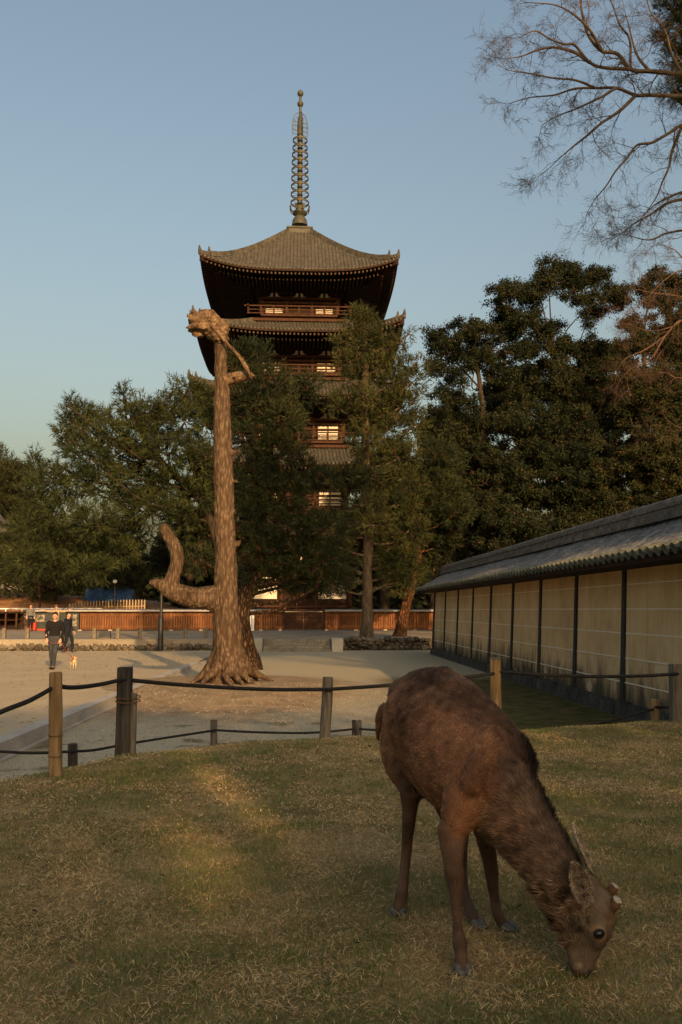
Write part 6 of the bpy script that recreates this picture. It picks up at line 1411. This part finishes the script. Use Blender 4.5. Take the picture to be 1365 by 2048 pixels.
# ------------------------------------------------------------- bare deciduous trees
twig_m = noisy('brown_twig_bark', [(.3, (.045, .035, .026)), (.7, (.12, .088, .062))], 6, bump=.3)
twig_r = noisy('reddish_twig_bark', [(.3, (.055, .034, .025)), (.7, (.11, .066, .046))], 6, bump=.3)
def grow(mb, rng, p, d, L, r, depth, droop, spread, seglen, ymin, curl=.36):
    """one twig with side twigs; all curved tubes"""
    n = max(3, int(L / seglen)); pts = [p]; q = d.copy(); ds = [d]
    for i in range(n):
        q = q + rng.normal(0, curl, 3) * np.array((1, .8, 1)) + np.array((0, 0, -droop)) * (i / n); q /= np.linalg.norm(q); pts.append(pts[-1] + q * L / n); ds.append(q)
    rad = np.linspace(r, max(r * .35, .0019), n + 1)
    V_, F_ = loft(pts, rad, n=(6 if r > .02 else 4 if r > .008 else 3), sub=1, caps=False, smooth=False); mb.add(V_, F_)
    if depth <= 0: return
    k = int(rng.integers(3, 5)) if depth > 1 else int(rng.integers(4, 7))
    for j in range(k):
        f = rng.uniform(.25, 1.0); i = min(n, max(1, int(f * n))); dd = ds[i]; s_ = np.cross(dd, rng.normal(size=3)); s_ /= np.linalg.norm(s_); nd = dd * math.cos(spread) + s_ * math.sin(spread) * np.array((1, .6, 1)); nd /= np.linalg.norm(nd)
        grow(mb, rng, pts[i], nd, L * rng.uniform(.45, .72), rad[i] * .62, depth - 1, droop, spread, seglen * .7, ymin, curl)
    grow(mb, rng, pts[-1], ds[-1], L * .6, rad[-1], depth - 1, droop, spread * .8, seglen * .7, ymin, curl)
def boughs(mb, rng, lst, Yd, depth=3, droop=.10, Lf=1.0, step=3, spread=.75):
    for (pix, r0, r1) in lst:
        pts = np.array([at(a, b, Yd + c) for a, b, c in pix]); A = catmull(pts, 6); rad = np.linspace(r0, r1, len(A)); V_, F_ = loft(A, rad, n=9, sub=1, smooth=False); 
        V_ = V_ + np.array([noise.noise_vector(Vector(v * 3)) * .01 for v in V_]); mb.add(V_, F_)
        T_ = np.gradient(A, axis=0); T_ /= np.linalg.norm(T_, axis=1)[:, None]
        for i in range(4, len(A), step):
            s_ = np.cross(T_[i], rng.normal(size=3)); s_ /= np.linalg.norm(s_); s_[1] *= .6; nd = T_[i] * .75 + s_ * .8; nd /= np.linalg.norm(nd)
            grow(mb, rng, A[i], nd, Lf * rng.uniform(.55, 1.15), max(.006, rad[i] * .40), depth - (1 if rng.random() < .35 else 0), droop, spread, .16, 0)
        grow(mb, rng, A[-1], T_[-1], Lf * .8, r1, depth, droop, spread, .16, 0)
Yb = 15.0
tb = np.array((8.6, 15.6, 0)); o = empty('bare_tree', tuple(tb)); tag(o, 'large leafless tree reaching in from the upper right, fine twigs against the sky', 'tree')
rng = np.random.default_rng(77); mb = MB()
V_, F_ = loft([tb + (0, 0, -.3), tb + (0, 0, 1.5), tb + (-.1, -.1, 4), tb + (.1, -.1, 7), tb + (.2, -.2, 10), tb + (.0, -.4, 13)], [.45, .36, .32, .28, .22, .12], n=16); mb.add(V_, F_)
# boughs traced from the photograph
J0 = at(1420, 60, Yb); 
boughs(mb, rng, [
    ([(1560, 200, .5), (1450, 160, .2), (1365, 148, 0), (1300, 143, 0), (1262, 138, 0), (1235, 108, 0), (1205, 102, 0), (1180, 75, 0), (1168, 45, 0), (1162, 5, 0), (1160, -60, 0)], .052, .016),
    ([(1262, 138, 0), (1215, 136, -.1), (1180, 125, -.1), (1150, 90, -.1), (1128, 88, -.2), (1100, 78, -.2), (1070, 62, -.3), (1040, 75, -.3)], .034, .008),
    ([(1180, 125, 0), (1150, 105, .2), (1110, 95, .2), (1075, 100, .2), (1045, 112, .3), (1010, 118, .3)], .034, .007),
    ([(1560, 240, .3), (1450, 210, .1), (1365, 193, 0), (1300, 190, 0), (1272, 190, 0), (1232, 176, 0), (1190, 176, .1), (1150, 178, .1), (1110, 190, .2), (1060, 195, .2), (1025, 205, .2)], .048, .007),
    ([(1272, 190, 0), (1240, 222, .1), (1205, 245, .1), (1175, 270, .1), (1150, 290, .2), (1125, 312, .2), (1100, 335, .3)], .036, .006),
    ([(1560, 220, 0), (1450, 225, 0), (1365, 250, 0), (1345, 262, 0), (1305, 285, 0), (1275, 290, 0), (1255, 315, 0), (1230, 345, 0), (1210, 375, 0), (1190, 400, .1), (1175, 425, .1)], .040, .005),
    ([(1365, 250, 0), (1345, 300, .2), (1338, 335, .2), (1325, 365, .2), (1310, 400, .2), (1280, 440, .3)], .03, .006),
    ([(1480, 400, .4), (1400, 395, .3), (1340, 405, .3), (1300, 430, .3), (1265, 450, .3), (1240, 470, .4)], .04, .006),
    ([(1450, 340, .4), (1400, 370, .3), (1350, 390, .3), (1310, 410, .3), (1290, 430, .3)], .04, .006),
    ([(1470, 470, .4), (1400, 460, .3), (1340, 465, .3), (1300, 480, .3), (1255, 470, .3)], .035, .006),
    ([(1262, 138, 0), (1260, 80, .1), (1240, 50, .1), (1225, 10, .1), (1200, -40, .1)], .026, .007),
    ([(1365, 148, 0), (1345, 110, .2), (1330, 60, .2), (1300, 20, .2), (1290, -40, .2)], .026, .007),
    ([(1205, 102, 0), (1180, 60, -.2), (1150, 30, -.3), (1110, 10, -.3), (1060, 5, -.3)], .03, .007),
    ([(1232, 176, 0), (1200, 195, -.2), (1160, 215, -.2), (1120, 230, -.2), (1085, 250, -.2)], .03, .006),
    ([(1190, 176, 0), (1150, 160, -.2), (1100, 155, -.2), (1050, 145, -.2), (1015, 140, -.2)], .026, .006),
    ([(1300, 143, 0), (1275, 110, 0), (1260, 60, 0), (1250, 20, 0)], .03, .006),
], Yb, depth=3, Lf=.54, droop=.10, step=4)
for a in ((1560, 200, .5), (1560, 240, .3), (1560, 220, 0), (1480, 400, .4), (1450, 340, .4), (1470, 470, .4)):
    e = at(a[0], a[1], Yb + a[2]); z_ = max(2.5, e[2] - .8); V_, F_ = loft([tb + (0, -.1, z_ - .6), (tb + (0, 0, z_) + e) / 2 + (0, 0, .1), e], [.13, .10, .07 if a[1] < 300 else .04], n=8); mb.add(V_, F_)
mb.v = [v - tb for v in mb.v]; mb.build('trunk', bark_grey, o, True)
# pine bough hanging in from the top right corner belongs to a tall pine beyond the wall
pb = np.array((9.6, 18.0, 0)); Yp = 17.5
pine('tall_pine', 'tall dark pine beyond the wall whose boughs hang into the top right corner', pb, [pb, pb + (0, 0, 5), pb + (-.2, -.2, 9), pb + (-.1, 0, 13), pb + (0, 0, 15)], .3,
     [(1345, 20, Yp, 34, 24), (1360, 60, Yp, 30, 22), (1330, 80, Yp, 26, 14), (1350, 115, Yp, 34, 16), (1320, 66, Yp, 14, 8), (1365, 160, Yp, 30, 18), (1345, 185, Yp, 34, 10), (1390, 30, Yp, 50, 40), (1400, 100, Yp, 50, 40), (1400, 170, Yp, 50, 40), (1360, -30, Yp, 60, 30), (1440, 60, Yp, 50, 60), (1365, 205, Yp, 20, 8)],
     GD, 71, bark_dark, nsh=170, nn=18, L=.12, wd=.004, sl=.2, group='pines beyond the wall')
# reddish bare tree behind the wall
Yr = 24.0; tb = np.array((12.8, 24.5, 0)); o = empty('bare_tree', tuple(tb)); tag(o, 'reddish leafless tree behind the earthen wall in front of the dark evergreens', 'tree'); rng = np.random.default_rng(5); mb = MB()
V_, F_ = loft([tb + (0, 0, -.3), tb + (0, 0, 2), tb + (.1, 0, 5), tb + (0, -.1, 8), tb + (-.2, -.2, 11)], [.3, .24, .2, .15, .07], n=12); mb.add(V_, F_)
boughs(mb, rng, [
    ([(1480, 700, 0), (1420, 660, 0), (1365, 640, 0), (1330, 672, 0), (1290, 700, 0), (1255, 715, 0), (1235, 740, 0)], .04, .008),
    ([(1365, 640, 0), (1340, 655, 0), (1300, 662, .2), (1260, 650, .2), (1230, 640, .2)], .026, .006),
    ([(1440, 640, 0), (1380, 600, 0), (1340, 590, .2), (1300, 585, .2), (1270, 580, .2), (1250, 600, .2)], .03, .006),
    ([(1420, 560, 0), (1370, 540, .1), (1330, 560, .2), (1290, 600, .2), (1260, 625, .2)], .026, .006),
    ([(1330, 672, 0), (1300, 720, 0), (1265, 735, .1), (1240, 760, .1)], .03, .007),
    ([(1440, 800, 0), (1380, 760, 0), (1350, 755, 0), (1330, 745, 0), (1300, 750, 0)], .032, .006),
    ([(1440, 860, 0), (1390, 850, 0), (1360, 855, 0), (1335, 840, 0)], .028, .006),
    ([(1420, 560, 0), (1370, 520, .1), (1350, 500, .2), (1320, 490, .2)], .03, .007)], Yr, depth=3, Lf=.72, droop=.0)
for a in ((1480, 700), (1440, 640), (1420, 560), (1440, 800), (1440, 860)):
    e = at(a[0], a[1], Yr); V_, F_ = loft([tb + (0, 0, max(1.5, e[2] - 1.5)), (tb + (0, 0, e[2] - .8) + e) / 2, e], [.09, .06, .035], n=8); mb.add(V_, F_)
mb.v = [v - tb for v in mb.v]; mb.build('trunk', twig_r, o, True)
# ------------------------------------------------------------- unseen trees added behind the camera: crowns shaped for the shade they cast
shade_leaf = tinted('shade_caster_leaves', .6, .3, .05)
def shade_tree(px_, py_, trunkpts, r0, regions, seed, label):
    """regions: (x0,x1,z0,z1,depth,n,coverage) boxes filled with leaf sprays"""
    rng = np.random.default_rng(seed); base = np.array((px_, py_, 0.0)); o = empty('shade_caster_tree', tuple(base)); tag(o, label, 'tree', 'added shade trees out of view')
    mb = MB(); V_, F_ = loft(np.array(trunkpts) - base, [r0 * (1.2 - .8 * i / (len(trunkpts) - 1)) for i in range(len(trunkpts))], n=12, sub=4); mb.add(V_, F_)
    VV = []; CC = []
    for (x0, x1, z0, z1, dp, n) in regions:
        c = np.column_stack([rng.uniform(x0, x1, n), py_ + rng.normal(0, dp, n), rng.uniform(z0, z1, n)])
        keep = np.array([noise.noise(Vector((p[0] * .9, p[1] * .9, p[2] * 1.3 + seed))) > -.32 or rng.random() < .55 for p in c]); c = c[keep]; n2 = len(c)
        for q in range(6):
            s_ = np.array(trunkpts[min(len(trunkpts) - 1, 2)]) ; i = rng.integers(n2); V_, F_ = loft([s_ - base, (s_ + c[i]) / 2 - base, c[i] - base], [r0 * .3, r0 * .18, .02], n=6, sub=3); mb.add(V_, F_)
        nrm = rng.normal(size=(n2, 3)); nrm /= np.linalg.norm(nrm, axis=1)[:, None]; e1, e2 = basis(nrm); s1 = rng.uniform(.12, .24, (n2, 1)); s2 = s1 * .5
        VV.append(np.stack([c - e1 * s1, c + e2 * s2, c + e1 * s1, c - e2 * s2], 1).reshape(-1, 3)); CC.append(np.repeat(np.array([(.03, .04, .012)]) * rng.uniform(.5, 1.6, (n2, 1)), 4, axis=0))
    mb.build('trunk', bark_dark, o, True); V = np.concatenate(VV)
    link('crown', mesh_np('crown', V - base, np.arange(len(V)).reshape(-1, 4), [shade_leaf], cols=np.concatenate(CC), smooth=False), o)
YS = -16.0
shade_tree(5.49, YS, [(5.49, YS, -.3), (5.49, YS, 3), (5.49, YS, 6), (5.51, YS, 8.5)], .17,
           [(-1.5, 4.4, .8, 9.0, .9, 21000), (4.4, 6.4, .8, 6.35, .6, 4600), (4.3, 6.4, 7.7, 9.3, .6, 1700), (4.4, 5.3, 6.4, 7.75, .3, 75), (5.6, 5.95, 6.4, 7.7, .3, 75), (5.95, 6.4, 6.5, 7.55, .4, 330)], 1, 'unseen dense evergreen behind the photographer, added to shade the lawn, nearest the open plaza')  # leaf boxes thinned and gapped to pattern sun and shade on the lawn
shade_tree(10, YS, [(10, YS, -.3), (10, YS, 3), (10.2, YS, 6), (10, YS, 8.5)], .3, [(6.0, 14.5, .8, 9.2, .9, 9500)], 2, 'unseen dense evergreen behind the photographer, added to shade the lawn, beside the earthen wall')
shade_tree(-5, YS, [(-5, YS, -.3), (-5, YS, 3), (-5.2, YS, 6), (-5, YS, 8.0)], .3, [(-9.5, -1.0, .8, 8.9, .9, 9500)], 3, 'unseen dense evergreen behind the photographer, added to shade the near plaza')
shade_tree(16, -22, [(16, -22, -.3), (16, -22, 7), (16.3, -22, 14), (16, -22, 21)], .35, [(10.8, 14, 16.8, 21.5, .8, 2600), (14, 21, 17, 23, .9, 9500)], 4, 'very tall unseen evergreen behind the photographer, its high crown added to shade the terrace')
# ------------------------------------------------------------- lawn on the mound: dead straw over short green blades
rng = np.random.default_rng(9)
def blades(n, y0, y1, pw, Lr, wr, elev, cols, name, dens_fn=None):
    y = y0 + (y1 - y0) * rng.random(n) ** pw; x = rng.uniform(-.50, .52, n) * (y + .6) * 1.0 + .12
    x = np.where(rng.random(n) < .5, x, rng.uniform(-.50, .52, n) * (y + .6) + .12)
    d = np.minimum(crest(x) - y, (x + 3.1) * 1.2); ok = d > -1.1
    x, y = x[ok], y[ok]; n = len(x)
    pt = np.array([noise.noise(Vector((a * 1.6, b * 1.6, 3.0))) + .6 * noise.noise(Vector((a * 5, b * 5, 1.0))) for a, b in zip(x, y)])
    return x, y, n, pt
def make(n, y0, y1, pw, Lr, wr, elev, cset, seed, thresh=None):
    x, y, n, pt = blades(n, y0, y1, pw, Lr, wr, elev, None, '')
    if thresh is not None:
        ok = rng.random(n) < np.clip(.5 + thresh * pt * 1.25, .08, 1); x, y, pt = x[ok], y[ok], pt[ok]; n = len(x)
    z = gz(x, y); az = rng.random(n) * 6.283; el = R(1) * rng.uniform(*elev, n); L = rng.uniform(*Lr, n); w_ = rng.uniform(*wr, n)
    d = np.column_stack([np.cos(az) * np.cos(el), np.sin(az) * np.cos(el), np.sin(el)]); s_ = np.column_stack([-np.sin(az), np.cos(az), rng.normal(0, .4, n)]); s_ /= np.linalg.norm(s_, axis=1)[:, None]
    p = np.column_stack([x, y, z + rng.uniform(-.002, .012, n)]); bend = np.column_stack([rng.normal(0, .25, n), rng.normal(0, .25, n), rng.uniform(-.25, .05, n)])
    m = p + d * L[:, None] * .5 + np.array((0, 0, .002)); d2 = d + bend; d2 /= np.linalg.norm(d2, axis=1)[:, None]; t = m + d2 * L[:, None] * .5
    t[:, 2] = np.maximum(t[:, 2], z + .001)
    ws = (s_ * w_[:, None]); V = np.stack([p - ws, p + ws, m + ws * .9, m - ws * .9, t], 1).reshape(-1, 3)
    i = np.arange(n)[:, None] * 5; Q = i + np.array([[0, 1, 2, 3]]); T_ = i + np.array([[3, 2, 4]])
    ci = rng.integers(len(cset), size=n); c = np.array(cset)[ci] * rng.uniform(.6, 1.35, (n, 1)); return V, Q, T_, np.repeat(c, 5, axis=0)
straw = [(.58, .42, .19), (.50, .35, .15), (.64, .49, .25), (.42, .28, .12), (.35, .22, .09)]
green = [(.12, .17, .045), (.10, .145, .038), (.17, .19, .055), (.25, .23, .075)]
parts = [make(230000, 1.7, 4.6, 1.0, (.010, .036), (.0006, .0012), (-4, 30), straw, 1, 1.0), make(190000, 1.7, 4.6, 1.0, (.007, .020), (.0007, .0013), (15, 75), green, 2, -1.1),
         make(190000, 4.4, 9.2, .9, (.010, .032), (.0012, .0022), (-2, 30), straw, 3, 1.0), make(160000, 4.4, 9.2, .9, (.008, .022), (.0012, .0022), (15, 75), green, 4, -1.0)]
off = 0; VV = []; QQ = []; TT = []; CC = []
for V, Q, T_, c in parts: VV.append(V); QQ.append(Q + off); TT.append(T_ + off); CC.append(c); off += len(V)
o = link('grass', mesh_np('grass', np.concatenate(VV), [np.concatenate(QQ), np.concatenate(TT)], [tinted('lawn_blades', .8, .15, .1)], cols=np.concatenate(CC), smooth=False)); o['kind'] = 'stuff'
# small pebbles and leaf litter on the near gravel
n = 9000; y = rng.uniform(9.5, 20, n); x = rng.uniform(-3.3, 3.2, n); z = gz(x, y); r = rng.uniform(.004, .012, n)
tet = np.array([(1, 1, .6), (-1, -1, .6), (-1, 1, -.6), (1, -1, -.6)]); V = (np.column_stack([x, y, z])[:, None] + tet[None] * r[:, None, None]).reshape(-1, 3)
i = np.arange(n)[:, None, None] * 4; Fc = (i + np.array([[0, 1, 2], [0, 3, 1], [0, 2, 3], [1, 3, 2]])[None]).reshape(-1, 3)
c = np.repeat(np.array([(.34, .30, .24), (.22, .19, .15), (.16, .11, .06), (.42, .38, .32)])[rng.integers(4, size=n)], 4, axis=0)
o = link('gravel', mesh_np('gravel', V, Fc, [tinted('gravel_stones', .9)], cols=c, smooth=False)); o['kind'] = 'stuff'

# leaf litter and small stones on the open plaza
n = 5000; y = 9 + 29 * rng.random(n) ** 1.3; x = rng.uniform(-26, -3.8, n); z = pz(x, y); r = rng.uniform(.006, .02, n) * (1 + y / 40)
V = (np.column_stack([x, y, z])[:, None] + (tet * (1, 1, .4))[None] * r[:, None, None]).reshape(-1, 3); i = np.arange(n)[:, None, None] * 4; Fc = (i + np.array([[0, 1, 2], [0, 3, 1], [0, 2, 3], [1, 3, 2]])[None]).reshape(-1, 3)
c = np.repeat(np.array([(.30, .24, .16), (.16, .12, .08), (.10, .055, .03), (.45, .38, .28)])[rng.integers(4, size=n)], 4, axis=0)
o = link('leaf_litter', mesh_np('leaf_litter', V, Fc, [tinted('litter', .9)], cols=c, smooth=False)); o['kind'] = 'stuff'

# a few dead leaves lying on the lawn
n = 260; y = rng.uniform(2.6, 8.3, n); x = rng.uniform(-.42, .45, n) * y + .1; ok = np.minimum(crest(x) - y, (x + 3.1) * 1.2) > -.4; x, y = x[ok], y[ok]; n = len(x); z = gz(x, y) + .014
an = rng.random(n) * 6.28; r = rng.uniform(.008, .02, n); u = np.column_stack([np.cos(an), np.sin(an), rng.normal(0, .3, n)]) * r[:, None]; v = np.column_stack([-np.sin(an), np.cos(an), rng.normal(0, .3, n)]) * r[:, None] * .55; P_ = np.column_stack([x, y, z])
V = np.stack([P_ - u, P_ + v, P_ + u, P_ - v], 1).reshape(-1, 3); c = np.repeat(np.array([(.10, .05, .025), (.16, .09, .04), (.06, .035, .02), (.30, .22, .12)])[rng.integers(4, size=n)], 4, axis=0)
o = link('fallen_leaves', mesh_np('fallen_leaves', V, np.arange(len(V)).reshape(-1, 4), [tinted('dead_leaf', .9)], cols=c, smooth=False)); o['kind'] = 'stuff'
